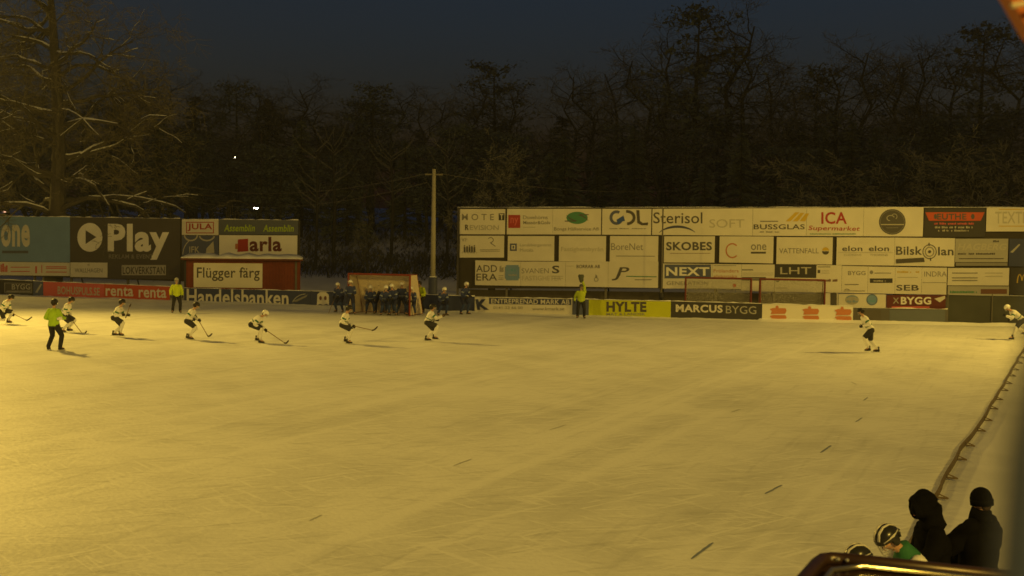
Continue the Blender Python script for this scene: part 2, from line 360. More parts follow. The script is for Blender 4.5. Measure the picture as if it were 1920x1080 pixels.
s = RB((1677.4, 445.5, 498, 1790, 446.5, 500)); s.t("Bilsk", 1680, 462, 1729, 478, "dark", .018).t("lan", 1759, 463, 1788, 479, "dark", .018)
s.arc(1743, 472, 12.5, 13, 0, 360, 1.6, "dark", 30).arc(1743, 472, 8, 8.5, 0, 360, 1.8, "grey", 24).c(1743, 472, 3, 3, "dark").r(1741, 455, 1743, 461, "dark").r(1744, 483, 1746, 489, "dark").poly([(1680, 486), (1732, 483), (1734, 491), (1680, 494)], "char")
s.done("cream banner reading Bilsk lan around a dark target ring with a dark bar beneath", "banner", BAN)
s = RB((1791, 447.5, 491.5, 1890, 447.5, 491.5), "lgrey"); s.t("HAGBERG", 1797, 456.5, 1887, 469, "faint", .02, .3).scr(1796, 474, 1867, 477.5, "char", 12, 3).lines(1798, 1882, [485], "char", 1.6).scr(1862, 450, 1876, 454, "dark", 3, 3)
s.r(1792, 492.5, 1889, 498.5, "grey").done("grey banner with pale slanted letters and two dark lines below", "banner", BAN)
s = RB((1892, 447.5, 499, 1932, 448, 500), "navy"); s.poly([(1894, 473), (1911, 457), (1913, 459), (1899, 474)], "lgrey").done("dark blue banner with a pale slanted streak at the far right edge", "banner", BAN)
# row three
s = RB((891, 488, 534.5, 976, 490.5, 536)); s.t("ADD", 893, 497, 932, 510, "dark", .006).t("ERA", 893, 513, 932, 526, "dark", .006); s.scr(937, 498, 944, 510, "grey", 3, 1.6).lines(935, 944, [517, 521, 524], "grey", 1)
s.r(949, 497, 972, 525.5, "teal").r(947, 500, 974, 522.5, "teal").scr(951, 503, 970, 509, "sky", 5, 2).scr(952, 514, 969, 517, "lgrey", 8, 2).done("cream banner with ADD above ERA beside a blue rounded square", "banner", BAN)
s = RB((976.4, 490.5, 536, 1060, 490.5, 537)); s.t("SVANEN", 978, 503, 1029, 512.5, "grey", -.004).t("FASTIGHETER", 979, 517, 1052, 526, "faint"); s.t("S", 1035, 498, 1049, 512.5, "dark", .02).lines(1036, 1056, [518, 522], "lgrey", .8).done("cream banner reading SVANEN FASTIGHETER beside a bold dark S", "banner", BAN)
s = RB((1060.4, 490.5, 537, 1140, 490.5, 538.5)); s.t("BORRAR AB", 1081, 496.5, 1125, 503, "char", .01).lines(1062, 1076, [499], "faint", 1).arc(1118, 524, 3.6, 3.5, 0, 360, 1.2, "grey").poly([(1117, 514), (1120, 518), (1119, 522), (1116, 519)], "grey").done("cream banner with one short dark line at the top and a tiny ring emblem", "banner", BAN)
s = RB((1140.4, 490.5, 538.5, 1234, 490.5, 540)); s.t("J", 1151, 502, 1163, 526, "dark", .01, .4).t("P", 1160, 501, 1179, 517, "dark", .012, .3).lines(1174, 1231, [518], "green", 1.6, 1).lines(1190, 1222, [524.5], "grey", 1.6).done("cream banner with slanted letters JP and a green line", "banner", BAN)
s = RB((1243, 494, 541, 1335, 495, 541)); s.r(1246, 496, 1333, 522, "slate"); s.t("NEXT", 1249, 501, 1330, 517, "white", .03).t("GENERATION", 1250, 527.5, 1328, 534.5, "grey").done("banner with NEXT in white on a slate panel above GENERATION", "banner", BAN)
s = RB((1335.4, 495, 541, 1390, 495.5, 542)); s.t("Frölanders", 1338, 504.5, 1385, 511, "orange").t("elektriska", 1338, 515, 1382, 521, "orange").lines(1338, 1380, [498], "grey", 1).c(1377, 535, 3.5, 3.5, "rust").done("cream banner with two lines of small orange writing and a red dot", "banner", BAN)
s = RB((1390.4, 495.5, 545, 1452, 496, 547)); s.lines(1391, 1412, [506], "grey", 2.4).lines(1392, 1450, [512, 515.5], "lgrey", .9).r(1391, 519.5, 1436, 526, "char").lines(1398, 1432, [523], "faint", 1).done("cream banner with thin lines and a small dark bar left of the black LHT panel", "banner", BAN)
s = RB((1452.4, 496, 519.5, 1530, 497, 521), "black"); s.t("LHT", 1463, 501, 1521, 514, "faint", .004).done("small black panel with pale letters LHT", "banner", BAN)
s = RB((1452.4, 520.3, 547, 1530, 521.3, 548)); s.c(1458, 525.5, 4, 3.5, "dark").scr(1468, 525, 1525, 528, "faint", 3, 2.5).lines(1455, 1476, [540], "faint", 3).done("cream strip under the LHT panel behind the right hand stored goal", "banner", BAN)
s = RB((1530.4, 497, 548, 1578, 497.5, 549)); s.lines(1533, 1557, [500.5], "char", 1.2).r(1533, 506, 1538, 512, "char").lines(1540, 1555, [508, 512], "lgrey", .9).scr(1533, 523, 1571, 528, "brown", 6, 3).done("small cream banner with short dark lines right of the LHT panel", "banner", BAN)
s = RB((1545.4, 549.5, 574, 1571, 550, 576)); s.r(1557, 549.5, 1569, 573.5, "char").done("narrow cream panel with a dark upright strip beside the stored goals", "banner", BAN)
s = RB((1578.4, 498.5, 549, 1627, 499.5, 550)); s.t("BYGG", 1590, 508, 1623, 516, "grey", .015).lines(1584, 1610, [533.5], "grey", 2).lines(1582, 1622, [545.5], "char", 1).arc(1588, 545, 5, 3, 20, 150, 1, "char").done("cream banner with grey BYGG over thin lines in the lower right rows", "banner", BAN)
s = RB((1627.4, 499.5, 550, 1678, 500.5, 551)); s.r(1631, 522, 1673.5, 530.5, "black").scr(1636, 525, 1669, 528, "faint", 8, 2.5).lines(1640, 1671, [512], "grey", 1.4).c(1634, 510.5, 3.3, 3.5, "grey").done("cream banner with a thin line and a black boxed word", "banner", BAN)
s = RB((1678.4, 500.5, 551, 1728, 501.5, 552)); s.t("SEB", 1680.5, 534, 1723, 545, "dark", .02).scr(1680, 508, 1724, 511.5, "gold", 8, 3).lines(1683, 1721, [520], "faint", 1.4).done("cream banner with bold dark SEB near its foot", "banner", BAN)
s = RB((1728.4, 501.5, 552, 1775, 502, 552.5)); s.t("INDRA", 1733, 509, 1775, 518.5, "grey").lines(1730, 1774, [530], "grey", 1).done("cream banner reading INDRA in thin grey capitals", "banner", BAN)
s = RB((1777, 502.5, 535, 1892, 502.5, 535.5)); s.lines(1785, 1833, [512, 521, 526], "grey", 2).lines(1847, 1880, [512, 518], "faint", 1.6).done("cream banner with three grey lines left of the dark panel with a golden arch", "banner", BAN)
s = RB((1777, 536.3, 552.5, 1892, 537, 553.5), "lgrey"); s.scr(1781, 545, 1832, 549.5, "green", 9, 3).r(1839, 542, 1888, 551, "brown").done("narrow grey green strip with a brown bar at its right", "banner", BAN)
s = RB((1894, 502, 552.5, 1932, 502, 553), "black"); s.arc(1912, 532, 4.5, 17, 20, 175, 2.2, "gold").arc(1921, 532, 4.5, 17, 5, 160, 2.2, "gold").done("black panel with a golden double arch at the far right edge", "banner", BAN)
s = RB((1572, 550.7, 576, 1661, 552, 577), "cream", .03); s.c(1597.5, 562, 13, 9, "lgrey").arc(1597.5, 560, 10, 5, 15, 165, 1.6, "teal").scr(1588, 563, 1608, 567, "teal", 3, 2); s.c(1635, 562, 10.5, 10.5, "teal").scr(1627, 562, 1643, 566, "sky", 4, 2).arc(1635, 562, 9.5, 9.5, 0, 360, 1, "slate").done("cream banner with a pale oval and a blue disc", "banner", BAN)
s = RB((1662, 553, 580, 1773, 553.5, 581), "maroon", .03); s.t("BYGG", 1689, 556.5, 1746, 571, "white", .035); s.t("X", 1674, 558, 1686, 569, "lgrey", .02).lines(1672, 1743, [576], "pink", 3).poly([(1752, 560), (1772, 554.5), (1772, 560), (1762, 567)], "cream").done("dark red banner reading BYGG in bold white, lowest row of the hoarding", "banner", BAN)
# ------------------------------------------------------------------ left hoarding
LW = Plane(gp(0, 543), gp(562, 561))
root = empty("hoarding", LW.at(280, 545)); root.location.z = 0
mb = MB()
a = LW.at(-40, 410, -.09); b = LW.at(561, 413, -.09); a2 = LW.at(-40, 515, -.09); b2 = LW.at(561, 535, -.09)
mb.prism([Vector((a.x, a.y, a2.z)), Vector((b.x, b.y, b2.z)), b, a], -LW.n * .05, timber); build("backing_planks", mb, root)
for px in (-30, 65, 134, 240, 337, 411, 485, 560):
    mb = MB(); p = LW.at(px, 470, -.22); top = LW.at(px, 409 + .008 * px, -.2).z
    mb.box((p.x, p.y, top / 2), (.14, .14, top), post_m); bp_ = p - LW.n * (1.5 if px < 540 else .2); mb.limb((bp_.x, bp_.y, .02), (p.x, p.y, 3), .05, .05, post_m, n=6); build("post", mb, root)
tag(root, "tall dark timber hoarding with big banners on the left behind the red kiosk", "hoarding")
def LB(q, col="cream", off=0.0): return Sign("banner", LW, q, col, off)
s = LB((-30, 405.5, 489.5, 131, 407, 492), "teal"); s.t("one", 2, 421, 56, 463, "cream", .035).r(4, 470, 53, 475, "steel"); s.snowcap().done("huge blue banner with pale letters at the far left", "banner", LBAN)
s = LB((-30, 490.4, 515.5, 131, 492.6, 517.5)); s.scr(1, 494, 14, 510, "pink", 3, 4).lines(20, 56, [501, 509], "pink", 1.5).scr(66, 494, 79, 512, "pink", 5, 4).lines(86, 125, [500, 503, 510], "pink", 1.5, .3).done("narrow cream strip with red lines under the huge blue banner", "banner", LBAN)
s = LB((132, 492, 519, 201, 492.5, 520.5), "cream", .03); s.t("WALLHAGEN", 140, 503, 192, 511, "grey", .01).scr(162, 494, 169, 498, "grey", 2, 2).done("cream banner reading WALLHAGEN below the round play sign", "banner", LBAN)
s = LB((131.5, 407, 522, 337.5, 410, 524), "char"); s.c(168.5, 445, 23.5, 27, "white", n=40).poly([(160.5, 431.5), (180.5, 444.5), (160.5, 457.5)], "char"); s.t("Play", 202, 419.5, 317, 487, "white", .04)
s.t("REKLAM & EVENT", 204, 477, 287, 485, "grey", .01); s.r(228, 497, 311, 516, "lgrey").t("LOKVERKSTAN", 230, 500, 309, 514, "char", .02); s.snowcap().done("huge charcoal banner reading Play beside a white disc with a triangle", "banner", LBAN)
s = LB((341, 411.5, 440.5, 409.5, 412, 441), "cream", .02); s.r(349, 416, 401, 437.5, "red").r(350.6, 417.6, 399.4, 435.9, "cream").t("JULA", 351.5, 419, 398, 433.5, "red", .025); s.snowcap().done("cream banner reading JULA in framed red letters", "banner", LBAN)
s = LB((410.5, 411.5, 439.3, 559, 413, 440), "steel", .02); s.t("Assemblin", 421, 421, 478, 434, "lime", .02, .15).t("Assemblin", 494, 421.5, 551, 434.5, "lime", .02, .15); s.snowcap().done("grey banner with Assemblin twice in yellow green letters", "banner", LBAN)
s = LB((341, 442, 482, 409.5, 442, 482), "slate", .02); s.arc(358, 441, 12, 10, 180, 360, 2.6, "faint").arc(388, 441, 14, 10, 190, 350, 2.6, "faint").arc(375, 477, 32, 33, 130, 180, 1.6, "faint").t("IFK", 355, 462, 374, 474, "faint", .015).poly([(387, 466), (400, 452), (402, 474), (386, 476)], "faint").done("blue grey banner with white draped curves and IFK under the JULA banner", "banner", LBAN)
s = LB((411, 440.8, 482, 557, 441.5, 483.5), "white", .02); s.poly([(446, 449), (465, 447.5), (465.5, 471), (445, 472.5)], "red").lines(441, 446, [462], "orange", 10); s.t("arla", 468, 444, 528, 471.5, "maroon", .03).done("white banner reading arla in dark red beside a red square", "banner", LBAN)
# ------------------------------------------------------------------ kiosk
k_a = gp(345, 564.2); KP = Plane(k_a, k_a + Vector((7.0, 1.15, 0)))
red_wood = mat("red painted boards", C(118, 54, 36), .75, .25, 4, bump=.25)
root = empty("kiosk", KP.at(455, 560)); root.location.z = 0
def kbox(x0, x1, t, b, depth, off, m, name, snow=False):
    mb = MB(); p0 = KP.at(x0, (t + b) / 2, off); p1 = KP.at(x1, (t + b) / 2, off); zt = KP.at(x0, t, off).z; zb = max(KP.at(x0, b, off).z, .01)
    q = [Vector((p0.x, p0.y, zb)), Vector((p1.x, p1.y, zb)), Vector((p1.x, p1.y, zt)), Vector((p0.x, p0.y, zt))]
    mb.prism(q, -KP.n * depth, m); return build(name, mb, root)
kbox(346, 563, 487, 566, 2.3, 0, red_wood, "wall")
mb = MB()
for i in range(40):
    px = 347 + i * 5.5; p = KP.at(px, 520, .012); mb.box((p.x, p.y, KP.at(px, 489, 0).z / 2), (.035, .02, KP.at(px, 489, 0).z), red_wood)
build("cover_strips", mb, root)
# roof slab with overhang, dark fascia and a soft load of snow
mb = MB(); z0 = KP.at(450, 488, .4).z
p0 = KP.at(339, 488, .45); p1 = KP.at(568, 488, .45)
mb.prism([Vector((p0.x, p0.y, z0)), Vector((p1.x, p1.y, z0)), Vector((p1.x, p1.y, z0 + .1)), Vector((p0.x, p0.y, z0 + .1))], -KP.n * 2.8, mat("brown fascia", C(100, 50, 30), .7)); build("roof", mb, root)
mb = MB(); n = 24; vs = []
d = p1 - p0
for i in range(n + 1):
    q = p0 + d * (i / n); h = .16 + .09 * noise.noise(Vector((i * .5, 1, 2))) ; e = 1 if 0 < i < n else .3
    for off, hh in ((.03, .03), (-.05, h * .8 * e), (-.5, h * 1.1 * e), (-2.0, h * 1.5 * e), (-2.35, .02)): vs.append(Vector((q.x, q.y, z0 + .105 + hh)) + KP.n * off)
fs = [(5 * i + k, 5 * i + 5 + k, 5 * i + 6 + k, 5 * i + 1 + k) for i in range(n) for k in range(4)]
o = len(vs)
for i in (0, n): vs += [Vector((v.x, v.y, z0 + .103)) for v in vs[5 * i:5 * i + 5]]
vs2 = []
for i in range(n + 1):
    q = p0 + d * (i / n); vs2.append(Vector((q.x, q.y, z0 + .103)) + KP.n * .03)
mb.add(vs, fs + [(0, 1, 2, 3, 4, o + 4, o), (5 * n, 5 * n + 1, 5 * n + 2, 5 * n + 3, 5 * n + 4, o + 9, o + 5)], snow_p)
o2 = len(mb.v); mb.add(vs2 + [vs[5 * i] for i in range(n + 1)], [(i, i + 1, n + 2 + i, n + 1 + i) for i in range(n)], snow_p)
build("roof_snow", mb, root, smooth=True)
kbox(553, 557, 488, 566, .05, .06, post_m, "corner_trim"); kbox(345, 349, 488, 566, .05, .06, mat("dark trim", (.03, .028, .03)), "corner_trim")
tag(root, "low red boarded kiosk with a thick white load of snow on its flat roof", "kiosk")
s = Sign("poster", KP, (363, 493, 538.5, 492, 494, 540), "cream", .07); s.t("Flügger färg", 369, 501, 487, 527, "char", .012).done("cream poster reading Flügger färg on the red kiosk wall", "poster")
# ------------------------------------------------------------------ low boards at the end of the rink
def seg_plane(x0, x1):
    def base(px):
        for (a, ya), (b, yb) in zip(BASE, BASE[1:]):
            if a <= px <= b: return ya + (yb - ya) * (px - a) / (b - a)
    return Plane(gp(x0, base(x0)), gp(x1, base(x1)))
def LOWB(x0, x1, t0, t1, col, b0=None, b1=None):
    pl = seg_plane(x0, x1); s = Sign("rink_board", pl, (x0, t0, 700, x1, t1, 700), col, 0.0, .06)
    l0, r0, r1, l1 = s.corners; mb = MB()
    for p, q in ((l0, l1), (r0, r1)):
        w = (p + (r0 - l0) * (.03 if p is l0 else -.03)); mb.limb(w - pl.n * .1 + Vector((0, 0, .03)), Vector((w.x, w.y, q.z - .05)) - pl.n * .1, .03, .03, post_m, n=6)
        mb.limb(w - pl.n * .6 + Vector((0, 0, .03)), Vector((w.x, w.y, q.z - .15)) - pl.n * .1, .025, .025, post_m, n=6)
    build("support", mb, s.root); s.snowcap(.045); return s
s = LOWB(-400, -70, 512, 521, "steel"); s.done("plain grey board left of the frame edge", "board", LOW)
s = LOWB(-69, 62, 521, 527, "black"); s.r(8, 530, 60, 549, "grey", .8).r(9.5, 531.2, 58.5, 547.2, "char", .8).t("BYGG", 22, 532.5, 57, 543, "lgrey", .02).lines(12, 57, [546], "lgrey", 1.5).done("black board with pale framed writing at the far left", "board", LOW)
s = LOWB(62.4, 81, 527, 528, "slate"); s.poly([(66, 548), (76, 532), (79, 533), (70, 549)], "lgrey").done("small blue grey board between the black one and the pink one", "board", LOW)
s = LOWB(81.4, 195, 528, 532.5, "pink"); s.t("BOHUSPULS.SE", 108, 536.5, 187, 551.5, "faint", .02, 0, 3).done("faded pink board with pale washed-out capitals", "board", LOW)
s = LOWB(195.4, 318, 532.5, 537.5, "rust"); s.t("renta", 198, 537, 250, 555, "cream", .02, 0, 1).t("renta", 260, 539.5, 312, 558, "cream", .02, 0, 1).done("red orange board with renta printed twice", "board", LOW)
s = LOWB(318.4, 345, 537.5, 540, "grey"); s.done("plain grey board behind the standing linesman", "board", LOW)
s = LOWB(345.4, 582, 540, 546, "navy"); s.t("Handelsbanken", 350, 541.5, 541, 570.5, "cream", .022, 0, 3.0); s.arc(575, 575, 28, 24, 95, 160, 1.5, "lgrey").poly([(548, 565), (577, 552), (574, 557), (556, 566)], "grey").done("long navy board reading Handelsbanken in cream letters", "board", LOW)
s = LOWB(582.4, 652, 546, 547.5, "navy"); s.poly([(595, 552), (600, 547.5), (611, 547.5), (616.5, 553), (617, 572), (612, 570), (606, 572), (600, 570), (594, 572)], "cream"); s.c(601, 559, 2.4, 4, "brown").c(610, 559, 2.4, 4, "brown").done("navy board with a cream rounded emblem left of the goal", "board", LOW)
s = LOWB(652.4, 760, 547.5, 551, "steel"); s.r(663, 553, 678, 571, "cream").done("grey board standing behind the goal", "board", LOW)
s = LOWB(760.4, 889, 551, 556, "navy"); s.done("plain navy board between the goal and the K board", "board", LOW)
s = LOWB(889.4, 1072, 556.5, 560.5, "cream"); s.poly([(917, 558.3), (1071, 561), (1071, 572), (917, 570)], "navy"); s.t("ENTREPRENAD MARK AB", 921, 560, 1068, 569, "cream", .01, 0, 2); s.t("K", 893, 561, 915, 581, "navy", .05, -.2)
s.t("0141-22 66 00", 925, 574.5, 980, 579.5, "grey", .008).t("www.kmark.se", 998, 576, 1058, 582, "grey", .008).done("cream and navy board with a big K and a strip of small writing", "board", LOW)
s = LOWB(1072.4, 1102.6, 560.5, 561.5, "slate"); s.done("small plain slate board behind the signalling referee", "board", LOW)
s = LOWB(1103, 1256.6, 561.5, 565, "yellow"); s.t("HYLTE", 1137, 565.5, 1212, 584.5, "char", .045, 0, .5).t("MAT & LANDSK", 1137, 586.5, 1210, 591.5, "grey", .01).done("bright yellow board reading HYLTE in heavy dark letters", "board", LOW)
s = LOWB(1257, 1427.6, 565, 569.5, "black"); s.t("MARCUS", 1267, 570.5, 1355, 585, "cream", .035, 0, 1.5).t("BYGG", 1361, 573, 1418, 587.5, "lgrey", .004, 0, 1.5).done("black board reading MARCUS BYGG", "board", LOW)
s = LOWB(1428, 1598, 569.5, 574, "cream")
for cx, cy in ((1459, 590), (1520, 591), (1581, 592)):
    for k in (-1, 1): s.poly([(cx - 16, cy + 6.5 * k - 4), (cx - 10, cy + 6.5 * k - 6), (cx + 14, cy + 6.5 * k - 5.5), (cx + 16, cy + 6.5 * k - 1), (cx + 13, cy + 6.5 * k + 5), (cx - 14, cy + 6.5 * k + 5.5), (cx - 12, cy + 6.5 * k)], "orange")
    s.c(cx - 2, cy - 14, 3, 3, "orange")
s.done("cream board with three stacked orange emblems", "board", LOW)
s = LOWB(1598.4, 1775, 577, 580, "dark"); s.r(1600, 581, 1652, 601, "char").r(1668, 581, 1772, 603, "steel").done("dark grey board below the dark red banner", "board", LOW)
# ------------------------------------------------------------------ dark protective net at the right end
pl = seg_plane(1776, 1985)
root = empty("net_fence", pl.at(1880, 600)); root.location.z = 0
mb = MB(); a = pl.at(1777, 553, -.1); b = pl.at(1985, 557, -.1)
netm = mat("dark grey windbreak mesh", (.05, .052, .045), .9, .35, 1.2)
mb.prism([Vector((a.x, a.y, .02)), Vector((b.x, b.y, .02)), b, a], -pl.n * .01, netm); build("mesh_sheet", mb, root)
for px in (1777, 1860, 1943):
    mb = MB(); p = pl.at(px, 580, -.05); mb.limb((p.x, p.y, .03), (p.x, p.y, pl.at(px, 552, -.05).z), .03, .03, post_m, n=8); build("post", mb, root)
mb = MB(); mb.limb(a + Vector((0, 0, .02)) + pl.n * .03, b + Vector((0, 0, .02)) + pl.n * .03, .022, .022, mat("galvanised rail", (.3, .3, .28), .5, .1, metal=.3)); build("top_rail", mb, root)
tag(root, "dark windbreak mesh on posts at the right end of the low boards", "fence")
# ------------------------------------------------------------------ snow banked against the boards
mb = MB(); vs = []; fs = []; k = 0
px = -380
while px < 1985:
    pl = None
    for (a, ya), (b, yb) in zip(BASE, BASE[1:]):
        if a <= px <= b: base = ya + (yb - ya) * (px - a) / (b - a)
    p = gp(px, base); nn = Vector((-.25, -.97, 0))
    h = .10 + .10 * noise.noise(Vector((px * .021, 5, 0))) + .05 * noise.noise(Vector((px * .11, 9, 0)))
    if px > 1420: h = h * .5 + .2
    h = max(.03, h * .55); w = .55 + .35 * noise.noise(Vector((px * .03, 7, 1)))
    for off, hh in ((-.01, h), (.08, h * .92), (w * .5, h * .45), (w, .0)): vs.append(p + nn * off + Vector((0, 0, hh + .004)))
    px += 5; k += 1
fs = [(4 * i + q, 4 * i + 4 + q, 4 * i + 5 + q, 4 * i + 1 + q) for i in range(k - 1) for q in range(3)]
mb.add(vs, fs, snow_p); tag(build("snow_bank", mb, smooth=True), kind="structure")
# ------------------------------------------------------------------ goals
goal_red = mat("red goal tube", C(128, 52, 34), .5, .1)
net_tan = bpy.data.materials.new("goal net"); net_tan.use_nodes = True
def net_mat(name, col, a):
    m = mat(name, col, .9, .1, 6); n = m.node_tree; b = n.nodes["Principled BSDF"]
    tc = n.nodes.new("ShaderNodeTexCoord"); ch = n.nodes.new("ShaderNodeTexVoronoi"); ch.feature = 'DISTANCE_TO_EDGE'; ch.inputs["Scale"].default_value = 16
    mr = n.nodes.new("ShaderNodeMapRange"); mr.inputs[1].default_value = 0; mr.inputs[2].default_value = a; mr.inputs[3].default_value = 1; mr.inputs[4].default_value = 0; mr.clamp = True
    gt = n.nodes.new("ShaderNodeMath"); gt.operation = 'GREATER_THAN'; gt.inputs[1].default_value = .02
    n.links.new(tc.outputs["Object"], ch.inputs["Vector"]); n.links.new(ch.outputs[0], mr.inputs[0]); n.links.new(mr.outputs[0], gt.inputs[0]); n.links.new(gt.outputs[0], b.inputs["Alpha"]); return m
NET1 = net_mat("tan goal net", (.72, .62, .48), .30)
NET2 = net_mat("pale goal net", (.5, .48, .4), .09)
def goal(p0, p1, label, netm, frame):
    """posts at p0,p1 on the ground, 2.1 m high"""
    root = empty("goal", (p0 + p1) / 2); u = (p1 - p0).normalized(); back = Vector((-u.y, u.x, 0))
    if back.y < 0: back = -back
    H = Vector((0, 0, 2.1)); b1 = back * 1.0; b2 = back * 1.9
    for p in (p0, p1):
        mb = MB(); mb.limb(p + Vector((0, 0, .04)), p + H, .05, .05, frame, n=8); build("post", mb, root)
    mb = MB(); mb.limb(p0 + H, p1 + H, .05, .05, frame, n=8); build("crossbar", mb, root)
    mb = MB()
    for p in (p0, p1):
        mb.limb(p + H, p + H + b1, .016, .016, frame, n=6); mb.limb(p + H + b1, p + b2 + Vector((0, 0, .03)), .016, .016, frame, n=6); mb.limb(p + Vector((0, 0, .03)), p + b2 + Vector((0, 0, .03)), .016, .016, frame, n=6)
    mb.limb(p0 + b2 + Vector((0, 0, .03)), p1 + b2 + Vector((0, 0, .03)), .016, .016, frame, n=6); mb.limb(p0 + H + b1, p1 + H + b1, .016, .016, frame, n=6)
    build("back_frame", mb, root)
    mb = MB(); z = Vector((0, 0, .03))
    mb.add([p0 + z + b2, p1 + z + b2, p1 + H + b1, p0 + H + b1, p0 + H, p1 + H, p0 + z, p1 + z], [(0, 1, 2, 3), (3, 2, 5, 4), (6, 0, 3, 4), (7, 1, 2, 5)], netm)
    build("net", mb, root); return tag(root, label, "goal")
g0 = gp(653, 589); g1 = gp(768, 593)
goal(g0, g1, "goal with red frame and tan net crowded with players in blue", NET1, goal_red)
for x0, x1, lb, y0, y1 in ((1285, 1408, "stored goal with thin maroon frame behind the MARCUS BYGG board, left one of two", 529, 531), (1425, 1546, "stored goal with thin maroon frame behind the board with orange emblems", 531, 532)):
    # foot of the posts is hidden by the boards: placed 1.1 m behind them
    pl = seg_plane(1257, 1598); a = pl.at(x0, 560, -1.1); b = pl.at(x1, 560, -1.1); a.z = 0; b.z = 0
    goal(a, b, lb, NET2, mat("maroon goal tube", C(110, 50, 45), .5))
# ------------------------------------------------------------------ poles, lamps, wires
pole_m = mat("pale wooden pole", (.30, .28, .22), .8, .2, 5)
pb = gp(811, 580); ptop = dp(813, 317, pb.y)
mb = MB(); mb.loft([pb + Vector((0, 0, .02)), pb + Vector((0, 0, 4)), Vector((pb.x, pb.y, ptop.z))], [.15, .13, .10], pole_m, n=12)
pole = build("utility_pole", mb, smooth=True)
mb = MB(); mb.loft([pb + Vector((0, 0, .03)), pb + Vector((0, 0, .4)), pb + Vector((0, 0, 1.75)), pb + Vector((0, 0, 1.8))], [.24, .25, .25, .2], pm("navy"), n=12); mb.ellipsoid(pb + Vector((0, 0, 1.8)), (.22, .22, .06), snow_p, cut=0); build("padding", mb, pole, smooth=True)
mb = MB(); mb.box((pb.x, pb.y, ptop.z - .3), (1.0, .08, .08), post_m); build("crossarm", mb, pole)
tag(pole, "tall pale wooden pole with blue padding round its foot right of the goal", "pole")
def wire(a, b, sag, label):
    mb = MB(); a = Vector(a); b = Vector(b); pts = []
    for i in range(25):
        t = i / 24; p = a.lerp(b, t); p.z -= sag * 4 * t * (1 - t); pts.append(p)
    mb.loft(pts, [.012] * 25, mat("wire", (.12, .11, .1)), n=4); tag(build("overhead_wire", mb), label, "cable", "overhead wires at the pole")
pt = Vector((pb.x, pb.y, ptop.z - .25))
wire(pt + Vector((-.4, 0, 0)), dp(330, 345, 96), .9, "overhead wire running left from the pale pole, upper of two")
wire(pt + Vector((-.4, 0, -.5)), dp(330, 372, 96), 1.0, "overhead wire running left from the pale pole, lower of two")
wire(pt + Vector((.4, 0, 0)), dp(1330, 352, 92), .6, "overhead wire running right from the pale pole")
lamp_m = lambda nm, c, st: mat(nm, (.8, .8, .8), .5, 0, emit=(*c, st))
def street_lamp(px, py, Y, ht, col, st, label, size=.45):
    head = dp(px, py, Y); gz = ground_z(head.x, head.y)
    root = empty("street_lamp", (head.x, head.y, gz)); m = mat("dark lamp post", (.05, .05, .045), .6)
    mb = MB(); mb.loft([(head.x + .5, head.y, gz - .1), (head.x + .5, head.y, head.z - .3), (head.x + .38, head.y, head.z + .05), (head.x + .1, head.y, head.z + .12)], [.08, .06, .05, .04], m, n=8); build("lamp_post", mb, root, smooth=True)
    mb = MB(); mb.ellipsoid((head.x, head.y, head.z + .06), (size * .75, .16, .09), m, cut=0); build("lamp_hood", mb, root, smooth=True)
    mb = MB(); mb.ellipsoid((head.x, head.y, head.z), (size * .5, .12, .07), lamp_m("lit lamp %s" % st, col, st)); build("lamp_glass", mb, root, smooth=True)
    tag(root, label, "street lamp")
street_lamp(440, 295, 130, 8, (1, .85, .55), 22, "lit street lamp in the dark trees right of the snowy tree, higher one")
street_lamp(480, 390, 118, 8, (1, .85, .6), 40, "bright street lamp just above the grey banner of the left hoarding")
street_lamp(47, 396, 112, 8, (1, .62, .3), 14, "small orange street lamp just above the huge blue banner", .5)
street_lamp(9, 397, 112, 8, (1, .5, .3), 1.2, "dim reddish street lamp at the far left edge above the blue banner", .4)
street_lamp(1270, 265, 170, 8, (.9, .95, .75), 3, "tiny distant lamp in the dark wood above the Sterisol banner", .4)
street_lamp(1543, 281, 170, 8, (.9, .95, .75), 1.2, "tiny dim lamp in the dark wood above the ICA banner", .4)
pz = dp(490, 250, 122); mb = MB(); mb.loft([(pz.x, pz.y, ground_z(pz.x, pz.y) - .1), (pz.x, pz.y, pz.z)], [.14, .08], mat("brown mast", (.09, .06, .045), .8), n=8)
tag(build("mast", mb), "thin dark mast beside the bright street lamp", "mast")
# thin posts in front of the big hoarding
for px, t, b, lb in ((1240, 388, 572, "thin grey post before the joint of the hoarding above the yellow board"),):
    p = seg_plane(1103, 1256).at(px, 560, -.4); p.z = 0; top = RW.at(px, t).z; mb = MB(); mb.limb((p.x, p.y, .03), (p.x, p.y, top - .15), .045, .04, post_m, n=8); o = build("post", mb); mb = MB()
    mb.ellipsoid((p.x, p.y, 1.12), (.14, .14, .2), mat("dark trim", (.03, .028, .03))); build("junction_box", mb, o); tag(o, lb, "post")
